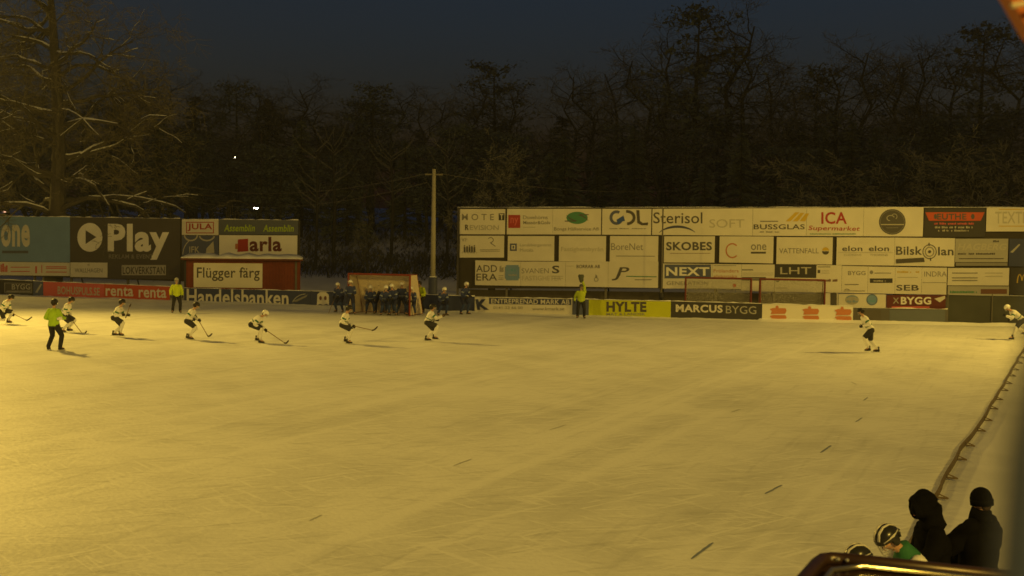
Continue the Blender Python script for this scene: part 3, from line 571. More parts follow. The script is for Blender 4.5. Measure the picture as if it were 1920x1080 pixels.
# floodlight masts (the lamps that light the rink)
mastm = mat("galvanised mast", (.3, .3, .3), .5, .1, metal=.4)
for k, (fx, fy, fz, w, ax, ay, *sp) in enumerate(FLOODS):
    root = empty("floodlight_mast", (fx, fy, 0)); d = (Vector((ax, ay, 0)) - Vector((fx, fy, 0))).normalized(); side = Vector((-d.y, d.x, 0))
    gz = ground_z(fx, fy); q = Vector((fx, fy, 0)) - d * 1.2
    mb = MB(); mb.loft([q + Vector((0, 0, gz - .1)), q + Vector((0, 0, fz + .4))], [.2, .1], mastm, n=10); build("mast_pole", mb, root)
    mb = MB(); mb.limb(q + side * 1.6 + Vector((0, 0, fz + .2)), q - side * 1.6 + Vector((0, 0, fz + .2)), .06, .06, mastm); build("crossbar", mb, root)
    for j in (-1.2, -.4, .4, 1.2):
        mb = MB(); c = q + d * .35 + side * j + Vector((0, 0, fz + .1)); ro = (d - Vector((0, 0, .6))).normalized().to_track_quat('X', 'Z').to_matrix()
        mb.box(c, (.25, .5, .4), mastm, ro); hd = build("lamp_head", mb, root)
    tag(root, ["floodlight mast left of the rink", "floodlight mast behind the left hoarding", "floodlight mast right of the rink", "floodlight mast at the near left", "floodlight mast behind the stand"][k], "floodlight")
# ------------------------------------------------------------------ people
skin = mat("skin", (.48, .28, .19), .55, .08, 8)
def ik(a, b, l1, l2, pole):
    a = Vector(a); b = Vector(b); d = b - a; L = d.length
    if L > (l1 + l2) * .985:
        k = L / ((l1 + l2) * .985); l1 *= k; l2 *= k
    if L < abs(l1 - l2) + .02: L = abs(l1 - l2) + .02
    e = d.normalized(); x = (l1 * l1 - l2 * l2 + L * L) / (2 * L); h = math.sqrt(max(l1 * l1 - x * x, 0))
    pole = Vector(pole); w = pole - e * pole.dot(e)
    w = w.normalized() if w.length > 1e-3 else Vector((0, 1, 0))
    return a + e * x + w * h
def skin_body(J, parent):
    bm = bmesh.new(); lay = bm.verts.layers.skin.verify()
    def V(p, r, root=False):
        v = bm.verts.new(p); v[lay].radius = (r, r); v[lay].use_root = root; return v
    pel = V(J['pelvis'], .12, True); mid = V(J['pelvis'].lerp(J['neck'], .5), .115); ch = V(J['pelvis'].lerp(J['neck'], .8), .13); nk = V(J['neck'], .055)
    hd = J['head']; f = J['face']; up = J['up']
    n2 = V(hd - up * .09 - f * .02, .055); jaw = V(hd - up * .045 + f * .03, .07); cr = V(hd + up * .04, .088); nose = V(hd - up * .02 + f * .105, .014)
    E = [(pel, mid), (mid, ch), (ch, nk), (nk, n2), (n2, jaw), (jaw, cr), (jaw, nose)]
    for i in (0, 1):
        s_ = V(J['sh'][i], .055); e_ = V(J['el'][i], .04); h_ = V(J['hand'][i], .028); E += [(ch, s_), (s_, e_), (e_, h_)]
        fw = (J['hand'][i] - J['el'][i]).normalized(); k_ = V(J['hand'][i] + fw * .07, .032); E.append((h_, k_))
        hp = V(J['hip'][i], .085); kn = V(J['kn'][i], .055); an = V(J['an'][i], .038); to = V(J['an'][i] + J['toe'][i] * .15 + Vector((0, 0, -.05)), .03); E += [(pel, hp), (hp, kn), (kn, an), (an, to)]
    for a, b in E: bm.edges.new((a, b))
    me = bpy.data.meshes.new("body"); bm.to_mesh(me); bm.free(); o = bpy.data.objects.new("tmp", me); COL.objects.link(o)
    o.modifiers.new("s", 'SKIN'); ss = o.modifiers.new("u", 'SUBSURF'); ss.levels = 1
    m2 = bpy.data.meshes.new_from_object(o.evaluated_get(bpy.context.evaluated_depsgraph_get()))
    bpy.data.objects.remove(o); bpy.data.meshes.remove(me); m2.name = "body"; m2.materials.clear(); m2.materials.append(skin)
    m2.polygons.foreach_set("use_smooth", [True] * len(m2.polygons))
    b = bpy.data.objects.new("body", m2); COL.objects.link(b); b.parent = parent; return b
def crumple(o, amp=.016):
    """cloth folds: finer mesh pushed in and out along slanting creases"""
    me = o.data; bm = bmesh.new(); bm.from_mesh(me); bmesh.ops.remove_doubles(bm, verts=bm.verts, dist=.0005)
    bmesh.ops.subdivide_edges(bm, edges=bm.edges, cuts=2, use_grid_fill=True, smooth=.6); bm.normal_update()
    for v in bm.verts:
        q = Vector((v.co.x * 4 + v.co.z * 3, v.co.y * 4 - v.co.z * 2, v.co.z * 11)); n1 = noise.noise(q); n2 = noise.noise(q * 2.3 + Vector((5, 1, 2)))
        v.co += v.normal * amp * (1.6 * (abs(n1) ** .7 * (1 if n1 > 0 else -1)) + .8 * n2)
    bm.to_mesh(me); bm.free(); me.polygons.foreach_set("use_smooth", [True] * len(me.polygons)); me.update()
def glove(mb, w, fw, side, m, sgn):
    """palm, four curled fingers, thumb from the side of the palm"""
    fw = fw.normalized(); sd = (side - fw * side.dot(fw)).normalized(); dn = fw.cross(sd) * sgn
    mb.loft([w - fw * .07, w, w + fw * .05, w + fw * .09], [(.045, .04), (.05, .035), (.052, .028), (.048, .024)], m, sd, 8)
    for i in range(4):
        b = w + fw * .085 + sd * (.034 - .0225 * i); L = (.036, .04, .037, .03)[i]
        mb.loft([b, b + fw * L, b + fw * L * 1.2 + dn * L * .8, b + fw * L * .5 + dn * L * 1.4], [.0135, .0135, .0125, .009], m, sd, 6)
    b = w + fw * .03 + sd * .045
    mb.loft([b, b + fw * .03 + sd * .025, b + fw * .055 + sd * .018 + dn * .03], [.016, .015, .011], m, fw.cross(sd), 6)
def person(loc, yaw, J, fit, label, group=None):
    """J: pelvis, neck, head, hands(2), ankles(2) in the figure's own frame (x forward, z up)"""
    root = empty("person", loc, yaw)
    J = {k: (Vector(v) if not isinstance(v, list) else [Vector(q) for q in v]) for k, v in J.items()}
    t = (J['neck'] - J['pelvis']).normalized(); J['up'] = (J['head'] - J['neck']).normalized().lerp(Vector((0, 0, 1)), .35).normalized()
    lat = J.get('lat', Vector((0, 1, 0)))
    f = Vector((math.cos(J['gaze'].x) * math.cos(J['gaze'].y), math.sin(J['gaze'].x) * math.cos(J['gaze'].y), math.sin(J['gaze'].y))) if 'gaze' in J else Vector((1, 0, -.15))
    f = (f - J['up'] * f.dot(J['up'])).normalized(); J['face'] = f
    sc = fit.get('size', 1.0)
    J['sh'] = [J['neck'] - t * .07 + lat * .175 * q for q in (1, -1)]
    J['hip'] = [J['pelvis'] - t * .03 + lat * .10 * q for q in (1, -1)]
    J['hand'] = J.pop('hands'); J['an'] = J.pop('ankles')
    fwd = Vector((1, 0, 0))
    J['el'] = [ik(J['sh'][i], J['hand'][i], .29, .26, Vector((-.7, (.5, -.5)[i], -.5))) for i in (0, 1)]
    J['kn'] = [ik(J['hip'][i], J['an'][i], .43, .43, Vector((1, (.12, -.12)[i], .1))) for i in (0, 1)]
    J['toe'] = [(fwd + Vector((0, (.25, -.25)[i], 0))).normalized() for i in (0, 1)] if 'toes' not in J else [q.normalized() for q in J['toes']]
    skin_body(J, root)
    L = dict(local=True, smooth=True)
    top = fit['top']; leg = fit['leg']; low = fit.get('low', leg); g = fit.get('glove', leg); thick = fit.get('thick', 1.0)
    # upper garment: torso and sleeves
    mb = MB(); P = J['pelvis']; N = J['neck']
    a = [(.0 - .12, .185, .125), (.0, .185, .135), (.2, .175, .13), (.5, .19, .135), (.75, .215, .14), (.88, .19, .12), (.97, .10, .085), (1.03, .065, .065)]
    if fit.get('long'): a = [(-.45, .2, .15), (-.25, .205, .155)] + a
    span = (N - P)
    mb.loft([P + (span * q if q > -.2 else Vector((0, 0, q * .5)) + span * .0) for q, _, _ in a], [(w * thick, d * thick) for _, w, d in a], top, lat, 14)
    for i in (0, 1):
        mb.limb(J['sh'][i], J['el'][i], .085 * thick, .068 * thick, top); mb.limb(J['el'][i], J['hand'][i].lerp(J['el'][i], .12), .066 * thick, .05 * thick, top)
    jer = build(fit.get('topname', 'jersey'), mb, root, **L)
    if fit.get('collar2'):
        mb = MB(); mb.loft([N - span * .09, N - span * .02, N + t * .05, N + t * .09], [(.165, .125), (.13, .11), (.085, .085), (.075, .075)], fit['collar2'], lat, 14); build("collar", mb, jer, **L)
    if fit.get('trim'):
        mb = MB()
        for q, w, d in ((.3, .187, .139),):
            mb.loft([P + span * (q - .035), P + span * (q + .035)], [(w * thick, d * thick)] * 2, fit['trim'], lat, 14, cap=False)
        for i in (0, 1):
            c = J['sh'][i].lerp(J['el'][i], .55); e = (J['el'][i] - J['sh'][i]).normalized(); mb.loft([c - e * .03, c + e * .03], [.083 * thick, .082 * thick], fit['trim'], lat, 9, cap=False)
        build("stripe", mb, jer, **L)
    if fit.get('long'):
        crumple(jer)
    # shorts or trousers
    mb = MB(); lg = fit.get('legw', 1.0)
    mb.loft([P + t * .07, P, P - Vector((0, 0, .10)) - t * .02], [(.165, .125), (.185, .14), (.15, .12)], leg, lat, 12)
    for i in (0, 1):
        if fit.get('shorts'): mb.limb(J['hip'][i], J['kn'][i].lerp(J['hip'][i], .12), .118 * lg, .092 * lg, leg, n=10)
        else:
            mb.limb(J['hip'][i], J['kn'][i], .115 * lg, .082 * lg, leg, n=10); mb.limb(J['kn'][i], J['an'][i], .08 * lg, .068 * lg, leg, n=10)
    build('shorts' if fit.get('shorts') else 'trousers', mb, root, **L)
    if fit.get('shorts'):
        for i in (0, 1):
            mb = MB(); mb.loft([J['kn'][i] + Vector((.0, 0, .05)), J['kn'][i], J['kn'][i].lerp(J['an'][i], .3), J['kn'][i].lerp(J['an'][i], .7), J['an'][i]], [.065, .078, .074, .058, .05], low, lat, 10); build("sock", mb, root, **L)
    for i in (0, 1):   # skates or boots
        an = J['an'][i]; to = J['toe'][i]; sd = Vector((-to.y, to.x, 0)); dz = Vector((0, 0, -1)); mb = MB(); bt = fit.get('boot', BLACKL)
        b0 = an + dz * .06
        mb.loft([an + Vector((0, 0, .09)) - to * .01, an + Vector((0, 0, .02)), b0 - to * .01, b0 - to * .01 + dz * .015], [.052, .052, (.045, .07), (.03, .05)], bt, sd, 9)
        mb.loft([b0 - to * .07, b0 - to * .03, b0 + to * .06 + dz * .005, b0 + to * .14 + dz * .01, b0 + to * .185 + dz * .015], [(.03, .03), (.043, .045), (.045, .04), (.043, .032), (.02, .018)], bt, sd, 9)
        sk = build("skate" if fit.get('skates', True) else "boot", mb, root, **L)
        if fit.get('skates', True):
            mb = MB(); c = b0 + to * .06 + dz * .055; rr = Matrix.Rotation(math.atan2(to.y, to.x), 3, 'Z'); mb.box(c, (.36, .006, .022), STEEL, rr); mb.box(c + Vector((0, 0, .02)) - to * .07, (.04, .02, .03), STEEL, rr); mb.box(c + Vector((0, 0, .02)) + to * .07, (.04, .02, .03), STEEL, rr); build("blade", mb, sk, local=True)
    for i in (0, 1):
        mb = MB(); glove(mb, J['hand'][i], J['hand'][i] - J['el'][i], Vector((0, 0, 1)) + fwd * .3, g, (1, -1)[i]); build("glove", mb, root, **L)
    # head gear
    hd = J['head']; up = J['up']; rt = up.cross(f).normalized(); M = Matrix((f, rt, up)).transposed()
    k = fit.get('hat', 'helmet'); hm = fit.get('hatm', BLACKL)
    mb = MB()
    if k == 'helmet':
        mb.ellipsoid(hd + up * .035, (.135, .112, .115), hm, M, 16, 8, cut=R(-8))
        for q in (1, -1): mb.ellipsoid(hd + rt * .088 * q - up * .01 - f * .02, (.05, .022, .065), hm, M, 8, 6)
        mb.loft([hd - f * .11 + up * .03, hd - f * .105 - up * .05], [(.09, .03), (.06, .02)], hm, rt, 8)
        h_ = build("helmet", mb, root, **L)
        if fit.get('stripe'):
            mb = MB()
            for q in (-.03, .03): mb.loft([hd + f * .12 + rt * q + up * .07, hd + f * .075 + rt * q + up * .127, hd + rt * q + up * .15, hd - f * .075 + rt * q + up * .127, hd - f * .12 + rt * q + up * .07], [(.017, .009)] * 5, fit['stripe'], rt, 6)
            for q in (1, -1): mb.loft([hd + f * .10 + rt * .06 * q + up * .045, hd + rt * .112 * q + up * .06, hd - f * .10 + rt * .06 * q + up * .045], [(.008, .02)] * 3, fit['stripe'], up, 6)
            build("helmet_ridge", mb, h_, **L)
        mb = MB()
        for z in (-.02, -.055, -.09): mb.loft([hd + rt * .09 * q1 + f * (.135 - .09 * abs(q1) ** 2.2 + .0) + up * z for q1 in (-1, -.6, -.2, .2, .6, 1)], [.0035] * 6, STEEL, up, 4)
        for q1 in (-.5, 0, .5): mb.loft([hd + rt * .09 * q1 + f * (.135 - .09 * abs(q1) ** 2.2) + up * z for z in (.03, -.03, -.1)], [.0035] * 3, STEEL, rt, 4)
        build("face_cage", mb, h_, local=True)
    elif k == 'hood':
        mb.ellipsoid(hd - f * .035 + up * .015, (.135, .122, .155), hm, M, 18, 12); mb.loft([hd + f * .10 + up * .0, hd + f * .04, hd - f * .05], [(.078, .10), (.10, .135), (.11, .145)], hm, rt, 16, cap=False); mb.loft([hd - f * .06 - up * .02, hd - f * .07 - up * .12, N - t * .05 - f * .02], [(.12, .12), (.12, .11), (.15, .12)], hm, rt, 14)
        h_ = build("hood", mb, root, **L); crumple(h_, .010)
    elif k == 'cap':
        mb.ellipsoid(hd + up * .015, (.112, .100, .120), hm, M, 16, 8, cut=R(-12)); mb.loft([hd - up * .05 - f * .01, hd + up * .012 - f * .005], [(.104, .115), (.105, .118)], hm, rt, 16)
        if fit.get('collar'): mb.loft([N - t * .05, N + t * .05, hd - up * .09 - f * .01], [(.14, .13), (.105, .11), (.09, .10)], fit['collar'], rt, 12)
        build("knitted_hat", mb, root, **L)
    if k != 'hood':
        mb = MB(); mb.ellipsoid(hd - f * .045 - up * .03, (.062, .08, .085), HAIR, M, 10, 8); build("hair", mb, root, **L)
    if fit.get('face'):
        for q in (1, -1):
            mb = MB(); mb.ellipsoid(hd + f * .088 + rt * .032 * q - up * .004, (.008, .013, .007), pm("white"), M, 8, 6); mb.ellipsoid(hd + f * .094 + rt * .032 * q - up * .004, (.004, .006, .006), BLACKL, M, 8, 6); build("eye", mb, root, local=True)
            mb = MB(); mb.ellipsoid(hd + rt * .082 * q - up * .015, (.016, .009, .028), skin, M, 8, 6); build("ear", mb, root, local=True)
        mb = MB(); mb.ellipsoid(hd + f * .092 - up * .062, (.008, .024, .006), mat("lips", (.35, .12, .1)), M, 8, 6); build("mouth", mb, root, local=True)
    tag(root, label, "person", group); return root, J
BLACKL = mat("black leather", (.02, .018, .018), .5, .2, 9)
STEEL = mat("skate steel", (.5, .5, .5), .35, .05, metal=.6)
HAIR = mat("brown hair", (.05, .03, .02), .8, .3, 30)
white_j = mat("white jersey cloth", (.74, .73, .70), .85, .1, 6, bump=.2)
black_s = mat("black shorts cloth", (.035, .035, .035), .8, .3, 7, bump=.2)
grn_trim = mat("green stripe cloth", (.03, .14, .06), .8)
blue_j = mat("blue jersey cloth", (.035, .048, .15), .85, .25, 6, bump=.2)
blue_s = mat("dark blue shorts cloth", (.018, .022, .07), .85, .3, 6)
blue_sock = mat("blue sock cloth", (.03, .05, .15), .85, .3, 6)
wht_h = mat("white helmet shell", (.78, .78, .76), .3, .05)
hiviz = mat("yellow green jacket cloth", (.36, .58, .03), .8, .2, 6, bump=.2)
hiviz2 = mat("bright yellow jacket cloth", (.50, .62, .02), .8, .2, 6, bump=.2)
blackcloth = mat("black coat cloth", (.006, .0058, .007), .95, .4, 7, spec=.04, bump=.2)
wood_st = mat("wooden stick", (.22, .13, .06), .6, .2, 9)
dark_st = mat("dark stick tape", (.05, .035, .03), .7)
def px_person(base, px, facing, fit, label, group, lat_a=.10, yaw_off=0.0):
    """px: joints as seen in the photo, turned into metres at the figure's own distance"""
    bx, by = base; G = gp(bx, by); s = F / (CR.transposed() @ (G - C0)).z / -1
    def L(p, y=0.0): return ((p[0] - bx) / s * facing - 0.0, y, (by - p[1]) / s)
    J = dict(pelvis=L(px['pel']), neck=L(px['nk']), head=L(px['hd']))
    hs = px['ha']; an = px['an']
    if len(hs) == 1: hs = [hs[0], (hs[0][0] - 5 * facing, hs[0][1] - 5)]
    J['hands'] = [L(hs[0], .16), L(hs[1], -.10)]
    J['ankles'] = [L(an[0], .15), L(an[1], -.15)]
    if 'gaze' in px: J['gaze'] = (*px['gaze'], 0)
    root, JJ = person(G, 0 if facing > 0 else math.pi, J, fit, label, group)
    root.rotation_euler.z += yaw_off
    bpy.context.view_layer.update()
    return root, JJ, G
def stick(a, b, tip, label, mm=None):
    a = Vector(a); b = Vector(b); tip = Vector(tip); m = mm or wood_st
    root = empty("bandy_stick", ((a + b) / 2)); d = (b - a).normalized()
    mb = MB(); mb.loft([a, a.lerp(b, .5), b], [(.018, .014)] * 3, m, (0, 1, 0), 8); build("shaft", mb, root)
    mb = MB(); pts = []
    c = b + d * .12
    for i in range(8):
        t = i / 7; pts.append(b * (1 - t) ** 2 + c * 2 * t * (1 - t) + tip * t * t)
    mb.loft(pts, [(.016, .028)] * 7 + [(.01, .02)], dark_st, (0, 1, 0), 8); build("blade", mb, root)
    mb = MB(); mb.limb(a - d * .1, a + d * .12, .02, .02, dark_st, n=8); build("grip", mb, root)
    return tag(root, label, "stick", "bandy sticks held by the players")
WG = "players in white"
FW = dict(top=white_j, leg=black_s, low=white_j, shorts=True, trim=grn_trim, hatm=BLACKL, glove=BLACKL, legw=1.05, thick=1.02)
FW2 = dict(FW, hatm=wht_h)
ATT = [
 (dict(pel=(4, 581), nk=(15, 563.5), hd=(21, 558), ha=[(21, 588), (10, 585)], an=[(12.5, 601), (-7, 598)]), (10, 608), 1, FW, "player in white striding in at the far left edge with stick forward", ((48.6, 600), (60, 594))),
 (dict(pel=(121, 590), nk=(129, 569), hd=(134, 562.5), ha=[(132, 600), (124, 596)], an=[(126, 616), (119, 617)]), (124, 623), 1, FW, "player in white partly hidden behind the near referee in green", ((154, 625), (163, 620.5))),
 (dict(pel=(215, 594), nk=(226, 575.5), hd=(229, 567), ha=[(237, 591), (230, 590)], an=[(211, 624.5), (227, 623.5)]), (219, 632), 1, FW, "player in white with knees bent second right of the green referee", None),
 (dict(pel=(352, 600), nk=(363, 580), hd=(368, 572.5), ha=[(370, 600), (362, 598)], an=[(350, 630), (357, 630)]), (355, 637), 1, FW, "player in white crouching under the Handelsbanken board's first letters", ((389, 629), (398, 625))),
 (dict(pel=(472.5, 607), nk=(490, 593.5), hd=(497, 587.5), ha=[(495, 618), (487, 614)], an=[(480, 634), (489, 637)]), (485, 643), 1, FW2, "player in white bent far forward with stick blade on the ice", ((533, 642.5), (541, 638))),
 (dict(pel=(642, 607), nk=(650, 587), hd=(654, 579), ha=[(660, 611), (652, 609)], an=[(647, 636), (653, 638)]), (650, 645), 1, FW, "player in white holding his stick level in front of the goal's left post", ((697, 619), (708, 612))),
 (dict(pel=(801, 603), nk=(810, 584), hd=(811, 576), ha=[(817, 600), (829, 592)], an=[(799, 634), (814, 630)]), (806, 641), 1, FW, "player in white with wide stance in front of the blue padded pole", ((834, 590), (838, 587))),
 (dict(pel=(1631, 617), nk=(1616, 593), hd=(1612, 584.5), ha=[(1614, 611), (1620, 609)], an=[(1627, 652), (1648, 655)]), (1637, 662), -1, FW, "lone player in white skating left before the orange emblem board", None),
 (dict(pel=(1914, 598), nk=(1895, 583), hd=(1887, 577), ha=[(1882, 592), (1893, 600)], an=[(1896, 631), (1926, 622)]), (1898, 638), -1, FW2, "player in white bending forward at the right edge before the dark mesh", None)]
for px, base, fc, fit, lb, st in ATT:
    lean = 1
    root, JJ, G = px_person(base, px, fc, fit, lb, WG, yaw_off=0.0)
    if st:
        h = root.matrix_world @ JJ['hand'][0]
        h1 = root.matrix_world @ JJ['hand'][1]
        b = dp(*st[0], G.y - .25); tp = dp(*st[1], G.y - .35)
        d = (b - h).normalized()
        stick(h - d * .25, b, tp, "stick of the " + lb[0:6] + " " + {0: "at the far left edge, blade forward", 1: "just right of the near green referee", 3: "crouching under the Handelsbanken board", 4: "bent far forward, blade on the ice", 5: "before the goal, held level off the ice", 6: "before the padded pole, held up short"}[ATT.index((px, base, fc, fit, lb, st))])
s0 = dp(237, 592, gp(219, 632).y); 
stick(s0, dp(243, 575, gp(219, 632).y - .1), dp(246, 571, gp(219, 632).y - .1), "stick of the player second right of the green referee, held upright")
# --- defenders in blue in and around the goal
FB = dict(top=blue_j, leg=blue_s, low=blue_sock, shorts=True, trim=mat("pale blue trim", (.25, .28, .36), .8), hatm=wht_h, glove=BLACKL)
def ready(crouch, lean, w=.2):
    pz = .98 - .30 * crouch
    pel = Vector((-.12 * crouch, 0, pz)); nk = pel + Vector((math.sin(lean), 0, math.cos(lean))) * .52
    hd = nk + Vector((math.sin(lean * .6), 0, math.cos(lean * .6))) * .19
    return dict(pelvis=pel, neck=nk, head=hd, hands=[(nk.x + .22, .14, nk.z - .42), (nk.x + .18, -.2, nk.z - .45)], ankles=[(.02 + .1 * random.random(), w, .14), (-.05 * random.random(), -w, .14)])
BG = "players in blue"
DEF = [((637, 586), .5, .5, -1.9, "player in blue with a stick at the left end of the blue group"),
 ((657, 590), .05, .15, -1.5, "tall player in blue standing at the goal's left post"),
 ((694, 589), .75, .55, -1.4, "player in blue crouching inside the left half of the goal"),
 ((712, 587), .1, .12, -1.7, "player in blue standing upright in the goal behind the crouching one"),
 ((722, 592), .6, .5, -1.3, "player in blue crouching at the middle of the goal"),
 ((731, 588), .1, .2, -1.5, "player in blue standing upright at the middle of the goal"),
 ((743, 586), .05, .1, -1.6, "player in blue standing upright farther back in the goal, toward its right post"),
 ((737, 592), .45, .4, -1.9, "player in blue half crouching in the goal, in front of the upright ones"),
 ((752, 591), .3, .25, -1.2, "player in blue standing inside the goal's right post"),
 ((772, 592), .7, .55, -1.7, "player in blue crouching just outside the goal's right post"),
 ((828, 592), .75, .6, -1.0, "player in blue crouching right of the blue padded pole"),
 ((869, 590), .2, .35, -.7, "player in blue standing apart at the right, left of the K board")]
for (x, y), cr, ln, yw, lb in DEF:
    root, JJ = person(gp(x, y), yw, ready(cr, ln), FB, lb, BG)
bpy.context.view_layer.update()
Yd = gp(637, 586).y
stick(dp(627, 560, Yd - .3), dp(616, 587.5, Yd - .6), dp(611, 589, Yd - .7), "thin stick reaching down left from the leftmost player in blue")
person(gp(703, 584), -1.5, ready(.35, .3), dict(FB, top=mat("pale green keeper cloth", (.14, .2, .08), .85), leg=mat("dark grey green cloth", (.05, .06, .04)), shorts=False, hatm=mat("grey helmet shell", (.2, .2, .18)), thick=1.12, legw=1.15), "goalkeeper in dull green standing back inside the goal")
stick(dp(884-14, 560, gp(869, 590).y-.3), dp(879, 556, gp(869, 590).y - .3), dp(883, 553, gp(869, 590).y - .3), "short stick of the rightmost player in blue")
# --- officials
FO = dict(top=hiviz, leg=mat("dark trousers", (.022, .022, .026), .8, .3, 6), shorts=False, topname="jacket", hatm=BLACKL, glove=BLACKL, thick=1.14, legw=1.05)
r1, J1 = person(gp(101, 657), 1.25, dict(pelvis=(0, 0, .93), neck=(.02, 0, 1.48), head=(.04, 0, 1.69), hands=[(.18, .22, 1.08), (.24, -.30, 1.14)], ankles=[(0, .24, .13), (.03, -.24, .13)]), FO, "referee in a yellow green jacket standing near with his back turned, at the left")
mb = MB(); c = dp(112, 597, gp(101, 657).y - .25); mb.loft([c + Vector((-.09, 0, -.03)), c + Vector((0, -.03, 0)), c + Vector((.09, 0, .02))], [(.05, .02), (.06, .03), (.05, .02)], pm("white"), (0, 0, 1), 8)
tag(build("note_pad", mb, smooth=True), "small white pad held by the near referee at his right side", "note pad")
person(gp(331, 587), -1.2, dict(pelvis=(0, 0, .92), neck=(.02, 0, 1.46), head=(.03, 0, 1.67), hands=[(.12, .28, .9), (.1, -.30, .92)], ankles=[(0, .18, .13), (.03, -.2, .13)]), dict(FO, top=hiviz2, hatm=mat("grey cap", (.3, .3, .28))), "linesman in a bright yellow jacket between the renta and Handelsbanken boards")
person(gp(1089, 597), -1.6, dict(pelvis=(0, 0, .90), neck=(.0, 0, 1.42), head=(.03, 0, 1.62), hands=[(.12, .06, 1.92), (.05, -.34, .88)], ankles=[(0, .17, .13), (.03, -.17, .13)]), dict(FO, top=mat("lime jacket cloth", (.42, .52, .03), .8, .2, 6), hatm=mat("dark grey cap", (.08, .08, .08)), thick=1.1), "referee in a lime jacket raising one hand above his head, left of the yellow board")
mb = MB(); c = dp(1089.5, 522, gp(1089, 597).y - .15); mb.loft([c + Vector((0, 0, -.22)), c + Vector((0, 0, -.05)), c + Vector((0, 0, .12)), c + Vector((0, 0, .2))], [(.05, .04), (.11, .05), (.16, .05), (.12, .04)], mat("grey green mitten", (.08, .09, .07), .9), (1, 0, 0), 10)
tag(build("signal_mitt", mb, smooth=True), "dark grey mitt held up above the head of the referee by the yellow board", "mitt")
person(gp(790, 586), -2.2, dict(pelvis=(-.05, 0, .88), neck=(.1, 0, 1.36), head=(.18, 0, 1.55), hands=[(.3, .2, .95), (.25, -.25, 1.0)], ankles=[(0, .15, .13), (.05, -.17, .13)]), dict(FO, top=hiviz2, hatm=BLACKL), "official in bright yellow jacket bending beside the blue padded pole")
# --- people in the foreground, outside the sideline
def fg(px, top_y, Y, yaw, J, fit, lb):
    p = dp(px, top_y, Y); p.z = 0
    return person(p, yaw, J, fit, lb)
L1 = R(180)   # facing left in the picture
fg(1690, 978, 12.3, R(200), dict(pelvis=(-.30, 0, .97), neck=(-.05, 0, 1.42), head=(.15, 0, 1.565), hands=[(.25, .2, .95), (.22, -.2, .95)], ankles=[(.0, .16, .13), (-.1, -.16, .13)], gaze=(.15, -.75, 0)),
   dict(FW, hatm=mat("black helmet shell", (.025, .025, .025), .25), stripe=mat("white helmet panel", (.62, .6, .55), .35), face=True, trim=grn_trim, collar2=grn_trim), "player with black and white helmet and green collar looking down in the near right corner")
fg(1629, 1000, 12.0, R(190), dict(pelvis=(-.30, 0, .83), neck=(.02, 0, 1.25), head=(.10, 0, 1.43), hands=[(.25, .2, .7), (.22, -.2, .7)], ankles=[(.0, .16, .13), (-.1, -.16, .13)], gaze=(0, -.5, 0)),
   dict(FW, hatm=mat("black helmet shell", (.025, .025, .025), .25), stripe=mat("white helmet panel", (.62, .6, .55), .35), face=True), "player whose black helmet with pale ridges just shows above the shelter roof")
fg(1735, 932, 12.9, R(185), dict(pelvis=(-.14, 0, .98), neck=(-.06, 0, 1.55), head=(.04, 0, 1.745), hands=[(.25, .2, 1.05), (.2, -.2, 1.05)], ankles=[(0, .14, .13), (-.08, -.14, .13)], gaze=(0, -.35, 0)),
   dict(top=blackcloth, leg=blackcloth, shorts=False, topname="coat", hat='hood', hatm=blackcloth, skates=False, thick=1.2, long=True, face=True), "man in a black hooded coat seen from the side in the near right corner")
fg(1840, 919, 13.0, R(135), dict(pelvis=(0, 0, 1.0), neck=(0, 0, 1.60), head=(.0, 0, 1.80), hands=[(.42, .30, 1.22), (.3, -.12, 1.1)], ankles=[(0, .16, .13), (-.05, -.16, .13)], gaze=(.3, -.1, 0)),
   dict(top=blackcloth, leg=blackcloth, shorts=False, topname="coat", hat='cap', hatm=blackcloth, collar=blackcloth, skates=False, thick=1.38, long=True), "man in a black coat and knitted hat rightmost of the near group")

